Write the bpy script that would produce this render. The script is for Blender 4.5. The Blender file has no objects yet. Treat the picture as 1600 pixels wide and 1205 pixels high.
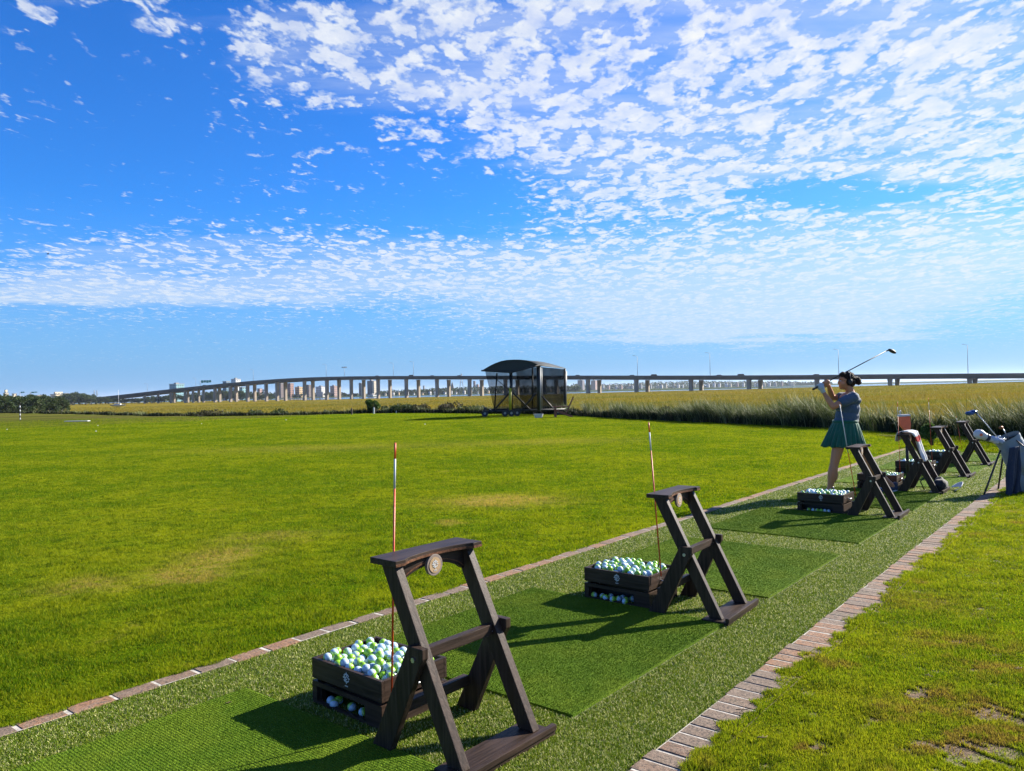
import bpy, bmesh, math, random
import numpy as np
from mathutils import Vector, Matrix, Euler, noise
R = math.radians
SC = bpy.context.scene
COL = SC.collection
random.seed(7); RNG = np.random.default_rng(7)

# ------------------------------------------------------------------ camera
F = 1200.0; EYE = 1.5; ROLL = 0.022; PITCH = 7.0/1200
def ray(px, py):
    U = px-800; V = py-602.5; cr, sr = math.cos(ROLL), math.sin(ROLL)
    u = U*cr-V*sr; v = U*sr+V*cr
    c, s = math.cos(PITCH), math.sin(PITCH); d1, d2 = 1.0, -v/F
    return Vector((u/F, d1*c-d2*s, d1*s+d2*c))
def gnd(px, py, z=0.0):
    w = ray(px, py); t = (z-EYE)/w.z
    return Vector((w.x*t, w.y*t, z))
def atY(px, py, Y):
    w = ray(px, py); t = Y/w.y
    return Vector((w.x*t, Y, EYE+w.z*t))
cam_d = bpy.data.cameras.new('camera'); cam = bpy.data.objects.new('camera', cam_d); COL.objects.link(cam)
fw = Vector((0, math.cos(PITCH), math.sin(PITCH))); up0 = Vector((0, -math.sin(PITCH), math.cos(PITCH))); x0 = Vector((1, 0, 0))
rt = x0*math.cos(ROLL)-up0*math.sin(ROLL); up = x0*math.sin(ROLL)+up0*math.cos(ROLL)
M3 = Matrix((rt, up, -fw)).transposed()
cam.matrix_world = Matrix.Translation((0, 0, EYE)) @ M3.to_4x4()
cam_d.sensor_width = 36; cam_d.lens = 27.0; cam_d.clip_start = 0.05; cam_d.clip_end = 20000
SC.camera = cam

# ------------------------------------------------------------------ light
SUN_AZ = R(61)      # from +Y towards +X
SUN_EL = R(28.5)
sun_d = bpy.data.lights.new('sun', 'SUN'); sun = bpy.data.objects.new('sun', sun_d); COL.objects.link(sun)
sun_d.energy = 5.0; sun_d.angle = R(0.53); sun_d.color = (1.0, 0.93, 0.80)
sdir = Vector((math.sin(SUN_AZ)*math.cos(SUN_EL), math.cos(SUN_AZ)*math.cos(SUN_EL), math.sin(SUN_EL)))
sun.rotation_euler = sdir.to_track_quat('Z', 'Y').to_euler()
SC.view_settings.view_transform = 'Standard'; SC.view_settings.look = 'None'
SC.view_settings.exposure = 1.55; SC.view_settings.gamma = 1.0

class NT:
    """small node builder"""
    def __init__(s, tree): s.t = tree; s.n = tree.nodes; s.l = tree.links
    def new(s, typ, **kw):
        n = s.n.new(typ)
        for k, v in kw.items(): setattr(n, k, v)
        return n
    def put(s, sock, v):
        if v is None: return
        if isinstance(v, bpy.types.NodeSocket): s.l.new(v, sock)
        else: sock.default_value = v
    def m(s, op, a, b=None, c=None, clamp=False):
        n = s.new('ShaderNodeMath', operation=op, use_clamp=clamp)
        for i, v in enumerate((a, b, c)): s.put(n.inputs[i], v)
        return n.outputs[0]
    def vm(s, op, a, b=None):
        n = s.new('ShaderNodeVectorMath', operation=op)
        s.put(n.inputs[0], a)
        if op == 'SCALE': s.put(n.inputs['Scale'], b)
        else: s.put(n.inputs[1], b)
        return n.outputs[0]
    def mixc(s, f, a, b, mode='MIX'):
        n = s.new('ShaderNodeMix', data_type='RGBA', blend_type=mode)
        s.put(n.inputs[0], f); s.put(n.inputs[6], col4(a)); s.put(n.inputs[7], col4(b))
        return n.outputs[2]
    def noise(s, vec, scale, detail=3, rough=.55, dist=0, out=0):
        n = s.new('ShaderNodeTexNoise'); s.put(n.inputs['Vector'], vec)
        n.inputs['Scale'].default_value = scale; n.inputs['Detail'].default_value = detail
        n.inputs['Roughness'].default_value = rough; n.inputs['Distortion'].default_value = dist
        return n.outputs[out]
    def vor(s, vec, scale, feature='F1', out=0, **kw):
        n = s.new('ShaderNodeTexVoronoi', feature=feature); s.put(n.inputs['Vector'], vec)
        n.inputs['Scale'].default_value = scale
        for k, v in kw.items(): n.inputs[k].default_value = v
        return n.outputs[out]
    def ramp(s, f, a, b):     # smoothstep a..b
        n = s.new('ShaderNodeMapRange', interpolation_type='SMOOTHSTEP')
        s.put(n.inputs[0], f); s.put(n.inputs[1], a); s.put(n.inputs[2], b)
        return n.outputs[0]
    def lin(s, f, a, b, c, d):
        n = s.new('ShaderNodeMapRange'); s.put(n.inputs[0], f)
        for i, v in enumerate((a, b, c, d)): s.put(n.inputs[i+1], v)
        return n.outputs[0]
    def sep(s, v):
        n = s.new('ShaderNodeSeparateXYZ'); s.put(n.inputs[0], v); return n.outputs
    def comb(s, x, y, z):
        n = s.new('ShaderNodeCombineXYZ')
        for i, v in enumerate((x, y, z)): s.put(n.inputs[i], v)
        return n.outputs[0]
    def attr(s, name, out=2):
        n = s.new('ShaderNodeAttribute'); n.attribute_name = name; return n.outputs[out]
    def pos(s): return s.new('ShaderNodeNewGeometry').outputs['Position']
    def obj(s): return s.new('ShaderNodeTexCoord').outputs['Object']
    def mapping(s, v, scale=(1, 1, 1), rot=(0, 0, 0), loc=(0, 0, 0)):
        n = s.new('ShaderNodeMapping'); s.put(n.inputs[0], v)
        n.inputs['Scale'].default_value = scale; n.inputs['Rotation'].default_value = rot; n.inputs['Location'].default_value = loc
        return n.outputs[0]
    def bump(s, h, strength=.3, dist=.01, normal=None):
        n = s.new('ShaderNodeBump'); s.put(n.inputs['Height'], h); n.inputs['Strength'].default_value = strength
        n.inputs['Distance'].default_value = dist; s.put(n.inputs['Normal'], normal); return n.outputs[0]
ALB = 1.0
def col4(c):
    if isinstance(c, (tuple, list)) and len(c) == 3: return (c[0]*ALB, c[1]*ALB, c[2]*ALB, 1.0)
    return c

# ------------------------------------------------------------------ world: sky with high broken cloud
W = bpy.data.worlds.new('World'); SC.world = W; W.use_nodes = True
for n in list(W.node_tree.nodes): W.node_tree.nodes.remove(n)
def build_world():
    T = NT(W.node_tree)
    out = T.new('ShaderNodeOutputWorld'); bg = T.new('ShaderNodeBackground')
    sky = T.new('ShaderNodeTexSky', sky_type='NISHITA', sun_disc=False)
    sky.sun_elevation = SUN_EL; sky.sun_rotation = SUN_AZ; sky.altitude = 0
    sky.air_density = 1.0; sky.dust_density = 0.2; sky.ozone_density = 3.0
    d = T.new('ShaderNodeTexCoord').outputs['Generated']
    x, y, z = T.sep(d)
    hs = T.new('ShaderNodeHueSaturation'); hs.inputs['Saturation'].default_value = 1.12; hs.inputs['Hue'].default_value = .506
    T.l.new(sky.outputs[0], hs.inputs['Color'])
    zc = T.m('ADD', T.m('MAXIMUM', z, 0.0), 0.035)
    P = T.comb(T.m('DIVIDE', x, zc), T.m('DIVIDE', y, zc), 0.0)
    yy = T.m('MAXIMUM', y, 0.06)
    gx = T.m('MULTIPLY', T.m('DIVIDE', x, yy), 1200.0); gy = T.m('MULTIPLY', T.m('DIVIDE', z, yy), 1200.0)
    ws = T.sep(T.noise(P, 0.8, 4, .55, out=1))
    gx = T.m('ADD', gx, T.m('MULTIPLY', T.m('SUBTRACT', ws[0], .5), 300.0))
    gy = T.m('ADD', gy, T.m('MULTIPLY', T.m('SUBTRACT', ws[1], .5), 100.0))
    blobs = [(1300, 60, 540, 210, .98), (780, 80, 320, 150, .85), (540, 70, 130, 90, .42), (400, 90, 80, 100, .5), (235, 40, 80, 38, .62), (70, 0, 130, 28, .7),
             (50, 180, 110, 30, .36), (260, 385, 330, 48, .72), (120, 458, 460, 36, 1.1), (640, 400, 190, 50, .62), (860, 230, 130, 110, .45),
             (950, 450, 320, 60, .9), (1380, 420, 420, 90, 1.15), (1540, 200, 260, 110, 1.0), (1150, 240, 240, 110, .62),
             (1330, 288, 150, 20, -1.3), (720, 310, 150, 45, -.6), (1600, 185, 150, 12, -.7), (180, 230, 220, 90, -.6), (1000, 300, 170, 40, .3),
             (310, 262, 26, 5, .9), (1150, 515, 320, 25, .75)]
    C = None
    for (bx, by, sx, sy, a) in blobs:
        cx = bx-800; cy = (609.5-0.022*(bx-800))-by
        ux = T.m('MULTIPLY', T.m('SUBTRACT', gx, cx), 1.0/sx); uy = T.m('MULTIPLY', T.m('SUBTRACT', gy, cy), 1.0/sy)
        e = T.m('EXPONENT', T.m('MULTIPLY', T.m('ADD', T.m('MULTIPLY', ux, ux), T.m('MULTIPLY', uy, uy)), -1.0))
        e = T.m('MULTIPLY', e, a); C = e if C is None else T.m('ADD', C, e)
    back = T.ramp(y, 0.12, -0.05)
    C = T.m('ADD', T.m('MULTIPLY', C, T.m('SUBTRACT', 1.0, back)), T.m('MULTIPLY', back, .5))
    C = T.m('MINIMUM', T.m('MAXIMUM', C, -.3), 1.05)
    # cloudlets: warped cells in rows along the wind
    Pr = T.mapping(P, rot=(0, 0, R(-28)), scale=(1.18, .80, 1))
    wv = T.noise(Pr, 4.2, 4, .6, out=1); wv2 = T.noise(Pr, 20.0, 3, .6, out=1)
    Pw = T.vm('ADD', Pr, T.vm('ADD', T.vm('SCALE', T.vm('SUBTRACT', wv, (.5, .5, .5)), .34), T.vm('SCALE', T.vm('SUBTRACT', wv2, (.5, .5, .5)), .11)))
    v1 = T.vor(Pw, 10.0, 'SMOOTH_F1', Smoothness=.5)
    cell = T.m('SUBTRACT', 1.0, T.m('MULTIPLY', v1, 1.9))
    v2 = T.m('SUBTRACT', 1.0, T.m('MULTIPLY', T.vor(Pw, 19.0, 'SMOOTH_F1', Smoothness=.4), 1.7))
    n2 = T.noise(Pr, 22.0, 6, .68); n3 = T.noise(Pr, 1.7, 4, .55)
    dens = T.m('ADD', T.m('ADD', T.m('MULTIPLY', cell, .78), T.m('MULTIPLY', v2, .42)), T.m('ADD', T.m('MULTIPLY', T.m('SUBTRACT', n2, .5), .52), T.m('MULTIPLY', T.m('SUBTRACT', n3, .5), .30)))
    th = T.m('SUBTRACT', .66, T.m('MULTIPLY', C, .74))
    dd = T.m('SUBTRACT', dens, th)
    mk = T.ramp(dd, -0.26, 0.44)
    st = T.noise(T.mapping(P, rot=(0, 0, R(-28)), scale=(.45, 1.5, 1)), 2.4, 7, .66)
    veil = T.m('MULTIPLY', T.ramp(T.m('ADD', T.m('MULTIPLY', C, .55), st), .78, 1.45), .55)
    mk = T.m('MULTIPLY', mk, T.lin(T.noise(Pr, 9.0, 6, .65), .3, .7, .58, 1.0))
    low = T.m('MULTIPLY', T.ramp(T.m('ADD', C, T.m('MULTIPLY', T.m('SUBTRACT', st, .5), 1.2)), .35, 1.1), T.m('MULTIPLY', T.ramp(z, .26, .09), .62))
    mask = T.m('MULTIPLY', T.m('MAXIMUM', T.m('MAXIMUM', mk, veil), low), T.ramp(z, .012, .05))
    core = T.ramp(dd, .0, .5)
    dt = T.new('ShaderNodeVectorMath', operation='DOT_PRODUCT'); T.l.new(d, dt.inputs[0]); dt.inputs[1].default_value = sdir
    glow = T.ramp(dt.outputs['Value'], .45, 1.0)
    ccol = T.mixc(core, CLOUD_EDGE, CLOUD_CORE)
    ccol = T.mixc(T.m('MULTIPLY', T.ramp(T.noise(Pr, 7, 5, .6), .45, .7), .28), ccol, CLOUD_GREY)
    ccol = T.mixc(T.m('MULTIPLY', glow, .7), ccol, CLOUD_GLOW)
    lowz = T.ramp(z, 0.20, 0.02)
    ccol = T.mixc(T.m('MULTIPLY', lowz, .75), ccol, CLOUD_LOW)
    skyc = T.mixc(1.0, hs.outputs[0], SKY_MUL, 'MULTIPLY')
    skyc = T.mixc(T.m('MULTIPLY', T.ramp(z, .24, -.02), .92), skyc, HORIZ)
    skyc = T.mixc(T.m('MULTIPLY', glow, .15), skyc, CLOUD_LOW)
    colr = T.mixc(mask, skyc, ccol)
    T.l.new(colr, bg.inputs[0]); bg.inputs[1].default_value = SKY_STRENGTH
    T.l.new(bg.outputs[0], out.inputs[0])
    W.cycles.sampling_method = 'MANUAL'; W.cycles.sample_map_resolution = 512
SKY_STRENGTH = 0.05
CLOUD_EDGE = (5.15, 5.78, 6.58); CLOUD_CORE = (6.07, 6.35, 6.70); CLOUD_GREY = (3.89, 4.70, 5.84); CLOUD_GLOW = (6.99, 6.93, 6.53); CLOUD_LOW = (3.78, 4.92, 6.30)
SKY_MUL = (0.24, 0.81, 1.43); HORIZ = (1.55, 3.03, 5.49)
build_world()
ALB = .80      # scene-wide calibration of base colours to this exposure

# ------------------------------------------------------------------ object helpers
def link(o): COL.objects.link(o); return o
def tag(o, label=None, cat=None, group=None, kind=None):
    if label: o['label'] = label
    if cat: o['category'] = cat
    if group: o['group'] = group
    if kind: o['kind'] = kind
    return o
def empty(name, loc=(0, 0, 0), rz=0.0):
    o = bpy.data.objects.new(name, None); o.location = loc; o.rotation_euler = (0, 0, rz); o.empty_display_size = .1
    return link(o)
def copy_tree(o, parent=None):
    c = o.copy(); link(c); c.parent = parent
    for ch in list(o.children): copy_tree(ch, c)
    return c
class MB:
    def __init__(s): s.v = []; s.f = []; s.mi = []; s.sm = []
    def add(s, vs, fs, mi=0, smooth=False):
        k = len(s.v); s.v += [tuple(v) for v in vs]; s.f += [tuple(i+k for i in f) for f in fs]
        s.mi += [mi]*len(fs); s.sm += [smooth]*len(fs); return s
    def box(s, a, b, mi=0, mat=None):
        (x0, y0, z0), (x1, y1, z1) = a, b
        vs = [Vector(p) for p in ((x0, y0, z0), (x1, y0, z0), (x1, y1, z0), (x0, y1, z0), (x0, y0, z1), (x1, y0, z1), (x1, y1, z1), (x0, y1, z1))]
        if mat is not None: vs = [mat @ v for v in vs]
        return s.add(vs, [(0, 3, 2, 1), (4, 5, 6, 7), (0, 1, 5, 4), (1, 2, 6, 5), (2, 3, 7, 6), (3, 0, 4, 7)], mi)
    def prism(s, poly, h0, h1, axis='z', mi=0, mat=None):
        def P(p, h):
            return {'z': Vector((p[0], p[1], h)), 'x': Vector((h, p[0], p[1])), 'y': Vector((p[0], h, p[1]))}[axis]
        n = len(poly); vs = [P(p, h0) for p in poly]+[P(p, h1) for p in poly]
        if mat is not None: vs = [mat @ v for v in vs]
        fs = [tuple(range(n))[::-1], tuple(range(n, 2*n))]+[(i, (i+1) % n, n+(i+1) % n, n+i) for i in range(n)]
        return s.add(vs, fs, mi)
    def tube(s, pts, rad, n=8, mi=0, cap=True, flat=1.0, smooth=True):
        pts = [Vector(p) for p in pts]
        if not isinstance(rad, (list, tuple)): rad = [rad]*len(pts)
        rings = []; prev = None
        for i, p in enumerate(pts):
            t = (pts[min(i+1, len(pts)-1)]-pts[max(i-1, 0)]).normalized()
            a = Vector((0, 0, 1)) if abs(t.z) < .9 else Vector((1, 0, 0))
            if prev is not None: a = prev
            b = t.cross(a).normalized(); a = b.cross(t).normalized(); prev = a
            rings.append([p+rad[i]*(math.cos(2*math.pi*k/n)*b+flat*math.sin(2*math.pi*k/n)*a) for k in range(n)])
        vs = [v for r in rings for v in r]; fs = []
        for i in range(len(pts)-1):
            for k in range(n): fs.append((i*n+k, i*n+(k+1) % n, (i+1)*n+(k+1) % n, (i+1)*n+k))
        s.add(vs, fs, mi, smooth)
        if cap:
            m = len(s.v)-len(vs); L = len(pts)-1
            s.f += [tuple(m+k for k in range(n))[::-1], tuple(m+L*n+k for k in range(n))]; s.mi += [mi]*2; s.sm += [False]*2
        return s
    def ell(s, c, r, nu=16, nv=10, mi=0, mat=None):
        vs = []; fs = []
        c = Vector(c)
        for j in range(nv+1):
            th = math.pi*j/nv
            for i in range(nu):
                ph = 2*math.pi*i/nu
                v = Vector((r[0]*math.sin(th)*math.cos(ph), r[1]*math.sin(th)*math.sin(ph), r[2]*math.cos(th)))
                if mat is not None: v = mat @ v
                vs.append(c+v)
        for j in range(nv):
            for i in range(nu): fs.append((j*nu+i, (j+1)*nu+i, (j+1)*nu+(i+1) % nu, j*nu+(i+1) % nu))
        return s.add(vs, fs, mi, True)
    def grid(s, fn, nu, nv, mi=0, smooth=True):
        vs = [fn(i/nu, j/nv) for j in range(nv+1) for i in range(nu+1)]
        fs = [(j*(nu+1)+i, j*(nu+1)+i+1, (j+1)*(nu+1)+i+1, (j+1)*(nu+1)+i) for j in range(nv) for i in range(nu)]
        return s.add(vs, fs, mi, smooth)
    def mesh(s, name, mats, bevel=0.0, fixn=True):
        me = bpy.data.meshes.new(name); me.from_pydata(s.v, [], s.f); me.update()
        for m in (mats if isinstance(mats, (list, tuple)) else [mats]): me.materials.append(m)
        for p, i, sm in zip(me.polygons, s.mi, s.sm): p.material_index = i; p.use_smooth = sm
        if fixn or bevel > 0:
            bm = bmesh.new(); bm.from_mesh(me)
            bmesh.ops.remove_doubles(bm, verts=bm.verts, dist=1e-6)
            if fixn: bmesh.ops.recalc_face_normals(bm, faces=bm.faces)
            if bevel > 0:
                es = [e for e in bm.edges if len(e.link_faces) == 2 and e.calc_face_angle(0) > .5]
                bmesh.ops.bevel(bm, geom=es, offset=bevel, segments=2, affect='EDGES', profile=.6, clamp_overlap=True)
            bm.to_mesh(me); bm.free()
        return me
    def build(s, name, mats, parent=None, bevel=0.0, loc=None, fixn=True):
        o = bpy.data.objects.new(name, s.mesh(name, mats, bevel, fixn)); link(o)
        if parent is not None: o.parent = parent
        if loc is not None: o.location = loc
        return o
def npmesh(name, V, Fa, mats, attrs=None, smooth=False):
    """V (n,3), Fa (m,k) numpy -> mesh, quickly"""
    me = bpy.data.meshes.new(name); k = Fa.shape[1]
    me.vertices.add(len(V)); me.vertices.foreach_set('co', np.ascontiguousarray(V, np.float32).ravel())
    me.loops.add(Fa.size); me.loops.foreach_set('vertex_index', np.ascontiguousarray(Fa, np.int32).ravel())
    me.polygons.add(len(Fa)); me.polygons.foreach_set('loop_start', np.arange(0, Fa.size, k, dtype=np.int32))
    me.polygons.foreach_set('use_smooth', np.full(len(Fa), smooth, dtype=bool))
    for m in (mats if isinstance(mats, (list, tuple)) else [mats]): me.materials.append(m)
    for nm, arr in (attrs or {}).items():
        a = me.attributes.new(nm, 'FLOAT', 'POINT'); a.data.foreach_set('value', np.ascontiguousarray(arr, np.float32))
    me.update(calc_edges=True); me.validate(); return me

# ------------------------------------------------------------------ materials
def mat(name):
    m = bpy.data.materials.new(name); m.use_nodes = True
    T = NT(m.node_tree); b = m.node_tree.nodes['Principled BSDF']; return m, T, b
def plain(name, c, rough=.6, metal=0.0, var=.12, scale=8.0, bumps=.15, spec=.5):
    m, T, b = mat(name); o = T.obj(); n = T.noise(o, scale, 5, .6)
    c2 = tuple(max(0, x*(1-var)) for x in c); c3 = tuple(min(1, x*(1+var)) for x in c)
    T.put(b.inputs['Base Color'], T.mixc(T.ramp(n, .3, .7), c2, c3))
    T.put(b.inputs['Roughness'], T.lin(n, .2, .8, max(.05, rough-.12), min(1, rough+.12)))
    b.inputs['Metallic'].default_value = metal; b.inputs['Specular IOR Level'].default_value = spec
    if bumps: T.put(b.inputs['Normal'], T.bump(T.noise(o, scale*9, 4, .6), bumps, .004))
    return m
def wood(name, c, axis=0):
    m, T, b = mat(name); o = T.obj(); sc = [38, 38, 38]; sc[axis] = 2.2
    g = T.noise(T.mapping(o, scale=tuple(sc)), 1.6, 6, .62, .6); g2 = T.noise(T.mapping(o, scale=tuple(x*4 for x in sc)), 1.5, 3, .6)
    w2 = T.noise(o, 3.0, 4, .6)
    a = tuple(x*.55 for x in c); d = tuple(x*1.55 for x in c)
    cc = T.mixc(T.ramp(g, .32, .68), a, d); cc = T.mixc(T.m('MULTIPLY', T.ramp(w2, .45, .75), .35), cc, (c[0]*2.0, c[1]*1.7, c[2]*1.5))
    T.put(b.inputs['Base Color'], cc); b.inputs['Roughness'].default_value = .48; b.inputs['Specular IOR Level'].default_value = .16
    T.put(b.inputs['Normal'], T.bump(T.m('ADD', g, T.m('MULTIPLY', g2, .5)), .55, .002))
    return m
M = {}
WC = (.040, .026, .0195)
for ax in range(3): M['wood%d' % ax] = wood('dark_composite_wood_%s' % 'xyz'[ax], WC, ax)
M['edge'] = wood('raw_wood_edge', (.12, .055, .03), 0)
M['steel'] = plain('galvanised_bolt', (.55, .57, .6), .35, .9, .05, 60)
M['tan'] = plain('tan_plaque', (.42, .28, .15), .6, 0, .12, 30)
M['white'] = plain('white_paint', (.62, .63, .64), .5, 0, .05, 20)
M['plaque'] = plain('weathered_disc', (.22, .17, .14), .7, 0, .25, 40)
M['orange'] = plain('fluorescent_orange_fibreglass', (.75, .075, .015), .4, 0, .08, 20)
M['orange2'] = plain('orange_plastic', (.95, .17, .06), .45, 0, .08, 20)
M['black'] = plain('black_plastic', (.014, .014, .017), .5, 0, .2, 20)
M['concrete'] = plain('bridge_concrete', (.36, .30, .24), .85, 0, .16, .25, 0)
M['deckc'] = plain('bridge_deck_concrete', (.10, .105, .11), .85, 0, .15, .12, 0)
M['galv'] = plain('galvanised_pole', (.30, .31, .32), .5, .3, .1, 2, 0)
M['signg'] = plain('green_road_sign', (.0, .22, .16), .5, 0, .05, 2, 0)

def grass_col(T, pos, c_a, c_b, c_dry, c_dark, dry=(.62, .74), extra=None):
    n1 = T.noise(pos, .35, 4, .6); n2 = T.noise(pos, 1.7, 4, .62); n3 = T.noise(pos, 6.5, 4, .65); n4 = T.noise(pos, 24, 3, .6)
    c = T.mixc(T.ramp(T.m('ADD', T.m('MULTIPLY', n1, .55), T.m('MULTIPLY', n2, .45)), .38, .62), c_a, c_b)
    c = T.mixc(T.m('MULTIPLY', T.ramp(T.m('ADD', T.m('MULTIPLY', n3, .6), T.m('MULTIPLY', n4, .4)), .52, .40), .75), c, c_dark)
    n5 = T.noise(T.mapping(pos, loc=(5, 13, 0)), 2.6, 5, .7); c = T.mixc(T.m('MULTIPLY', T.ramp(n5, .56, .72), .7), c, tuple(q*.62 for q in c_a)); n6 = T.noise(T.mapping(pos, loc=(15, 3, 0)), 9.0, 4, .7)
    c = T.mixc(T.m('MULTIPLY', T.ramp(n6, .62, .76), .5), c, c_dark)
    d = T.ramp(T.m('ADD', T.m('MULTIPLY', n2, .55), T.m('MULTIPLY', T.noise(T.mapping(pos, loc=(31, 7, 0)), 3.1, 5, .65), .45)), dry[0], dry[1])
    if extra is not None: d = T.m('MAXIMUM', d, extra)
    return T.mixc(d, c, c_dry), d
SU = Vector((math.cos(.889), math.sin(.889), 0)); SN = Vector((SU.y, -SU.x, 0))   # along / across the tee line
def strip(s, t, z=0.0): return SU*s+SN*t+Vector((0, 0, z))

LAWN = dict(c_a=(.105, .192, .005), c_b=(.26, .305, .010), c_dry=(.40, .31, .09), c_dark=(.034, .085, .004), dry=(.60, .74))
ROUGH = dict(c_a=(.135, .225, .008), c_b=(.28, .315, .018), c_dry=(.23, .165, .055), c_dark=(.040, .085, .006), dry=(.56, .66))
TURF = (.105, .190, .010); TURF2 = (.27, .33, .03); STRAW = (.70, .68, .30)
def blob_mask(T, pos, pts):
    """worn patches at fixed places on the ground"""
    w = T.vm('ADD', pos, T.vm('SCALE', T.vm('SUBTRACT', T.noise(pos, 2.2, 4, .65, out=1), (.5, .5, .5)), .9))
    x, y, z = T.sep(w); acc = None
    for (cx, cy, rx, ry, a) in pts:
        ux = T.m('MULTIPLY', T.m('SUBTRACT', x, cx), 1/rx); uy = T.m('MULTIPLY', T.m('SUBTRACT', y, cy), 1/ry)
        e = T.m('MULTIPLY', T.m('EXPONENT', T.m('MULTIPLY', T.m('ADD', T.m('MULTIPLY', ux, ux), T.m('MULTIPLY', uy, uy)), -1)), a)
        acc = e if acc is None else T.m('ADD', acc, e)
    fine = T.noise(pos, 11, 5, .7)
    return T.m('MULTIPLY', T.m('MULTIPLY', acc, 1.5), T.ramp(fine, .36, .54), clamp=True)
def px_patch(px, py, rx, ry, a):
    g = gnd(px, py); return (g.x, g.y, rx, ry, a)
LAWN_PATCH = [px_patch(780, 783, .75, .5, 1.0), px_patch(340, 870, .35, .5, .7), px_patch(300, 900, .3, .3, .7), px_patch(130, 915, .3, .25, .5), px_patch(705, 817, .12, .2, .7),
              px_patch(420, 838, .5, .25, .4), px_patch(860, 690, 2.5, 1.2, .3), px_patch(500, 700, 3.5, 1.3, .3)]
ROUGH_PATCH = [px_patch(1560, 1120, .16, .12, 1.3), px_patch(1500, 1180, .2, .07, 1.2), px_patch(1440, 1080, .15, .12, .9), px_patch(1275, 1168, .05, .04, 1.3), px_patch(1590, 1060, .2, .12, .8),
               px_patch(1520, 1010, .3, .12, .6), px_patch(1420, 1110, .12, .1, .7), px_patch(1560, 1175, .15, .1, 1.2), px_patch(1420, 940, .4, .3, .35)]
def worn(T, p, pts): return blob_mask(T, p, pts)
def blade_mat(name, pars, patches, tip=.25, trans=.45):
    m, T, b = mat(name); p = T.pos(); pz = T.mapping(p, scale=(1, 1, 0))
    c, d = grass_col(T, pz, extra=worn(T, pz, patches) if patches else None, **pars)
    r = T.attr('rnd')
    c = T.mixc(T.m('MULTIPLY', T.ramp(r, .6, 1.0), .55), c, (pars['c_b'][0]*1.8, pars['c_b'][1]*1.45, pars['c_b'][2]*2.0))
    c = T.mixc(T.m('MULTIPLY', T.ramp(r, .3, .0), .45), c, pars['c_dark'])
    tr = T.new('ShaderNodeBsdfTranslucent'); T.put(tr.inputs[0], T.mixc(1.0, c, (1.55, 1.55, .75), 'MULTIPLY'))
    mx = T.new('ShaderNodeMixShader'); mx.inputs[0].default_value = trans
    T.put(b.inputs['Base Color'], c); b.inputs['Roughness'].default_value = .7; b.inputs['Specular IOR Level'].default_value = .06
    T.l.new(b.outputs[0], mx.inputs[1]); T.l.new(tr.outputs[0], mx.inputs[2])
    T.l.new(mx.outputs[0], m.node_tree.nodes['Material Output'].inputs[0]); return m
# ------------------------------------------------------------------ terrain
EDGE = [(-260, 160), (-120, 118), (-67, 100), (-45, 80), (-30, 64), (-19, 57.5), (-8.6, 57.1), (-2, 51), (2.9, 45.2), (6.0, 36.1), (8.6, 30), (10.8, 25.6), (12.0, 20), (13.2, 17.0), (17, 12.5), (26, 8), (60, 2)]
EX = np.array([e[0] for e in EDGE], float); EY = np.array([e[1] for e in EDGE], float)
def edge_wob(x): return .35*np.sin(x*.9)+.25*np.sin(x*2.3+1)
def edgeY(x): return np.interp(x, EX, EY)+edge_wob(x)*np.clip((np.interp(x, EX, EY)-10)/40, .15, 1)
def beyond(x, y):
    """signed distance-ish: positive outside the lawn"""
    e = edgeY(x); g = np.gradient(EY, EX); sl = np.interp(x, EX, g)
    return (y-e)/np.sqrt(1+sl**2)
def marsh_z(x, y): return -2.3+EYE+.006*np.clip(x, -200, 500)-.0018*np.clip(y, 0, 1200)
def far_y(x): return np.interp(x, [-900, -400, -250, -195, -26, 139, 238, 400, 900], [1180, 1150, 900, 745, 630, 520, 470, 460, 460])
def ground_z(x, y):
    b = beyond(x, y); t = np.clip((b+.3)/3.5, 0, 1); t = t*t*(3-2*t)
    mz = marsh_z(x, y)-.42
    z = (1-t)*0.0+t*mz
    q = np.clip((y-far_y(x))/12, 0, 1)
    z = z*(1-q)+(-6.0)*q
    land = (y > 1230) & (x < 520); q2 = np.clip((y-1230)/20, 0, 1)*np.clip((560-x)/60, 0, 1)
    z = z*(1-q2)+(-3.1)*q2
    q3 = np.clip((y-2050)/20, 0, 1); z = z*(1-q3)+(-2.9)*q3 if True else z
    return z
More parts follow.
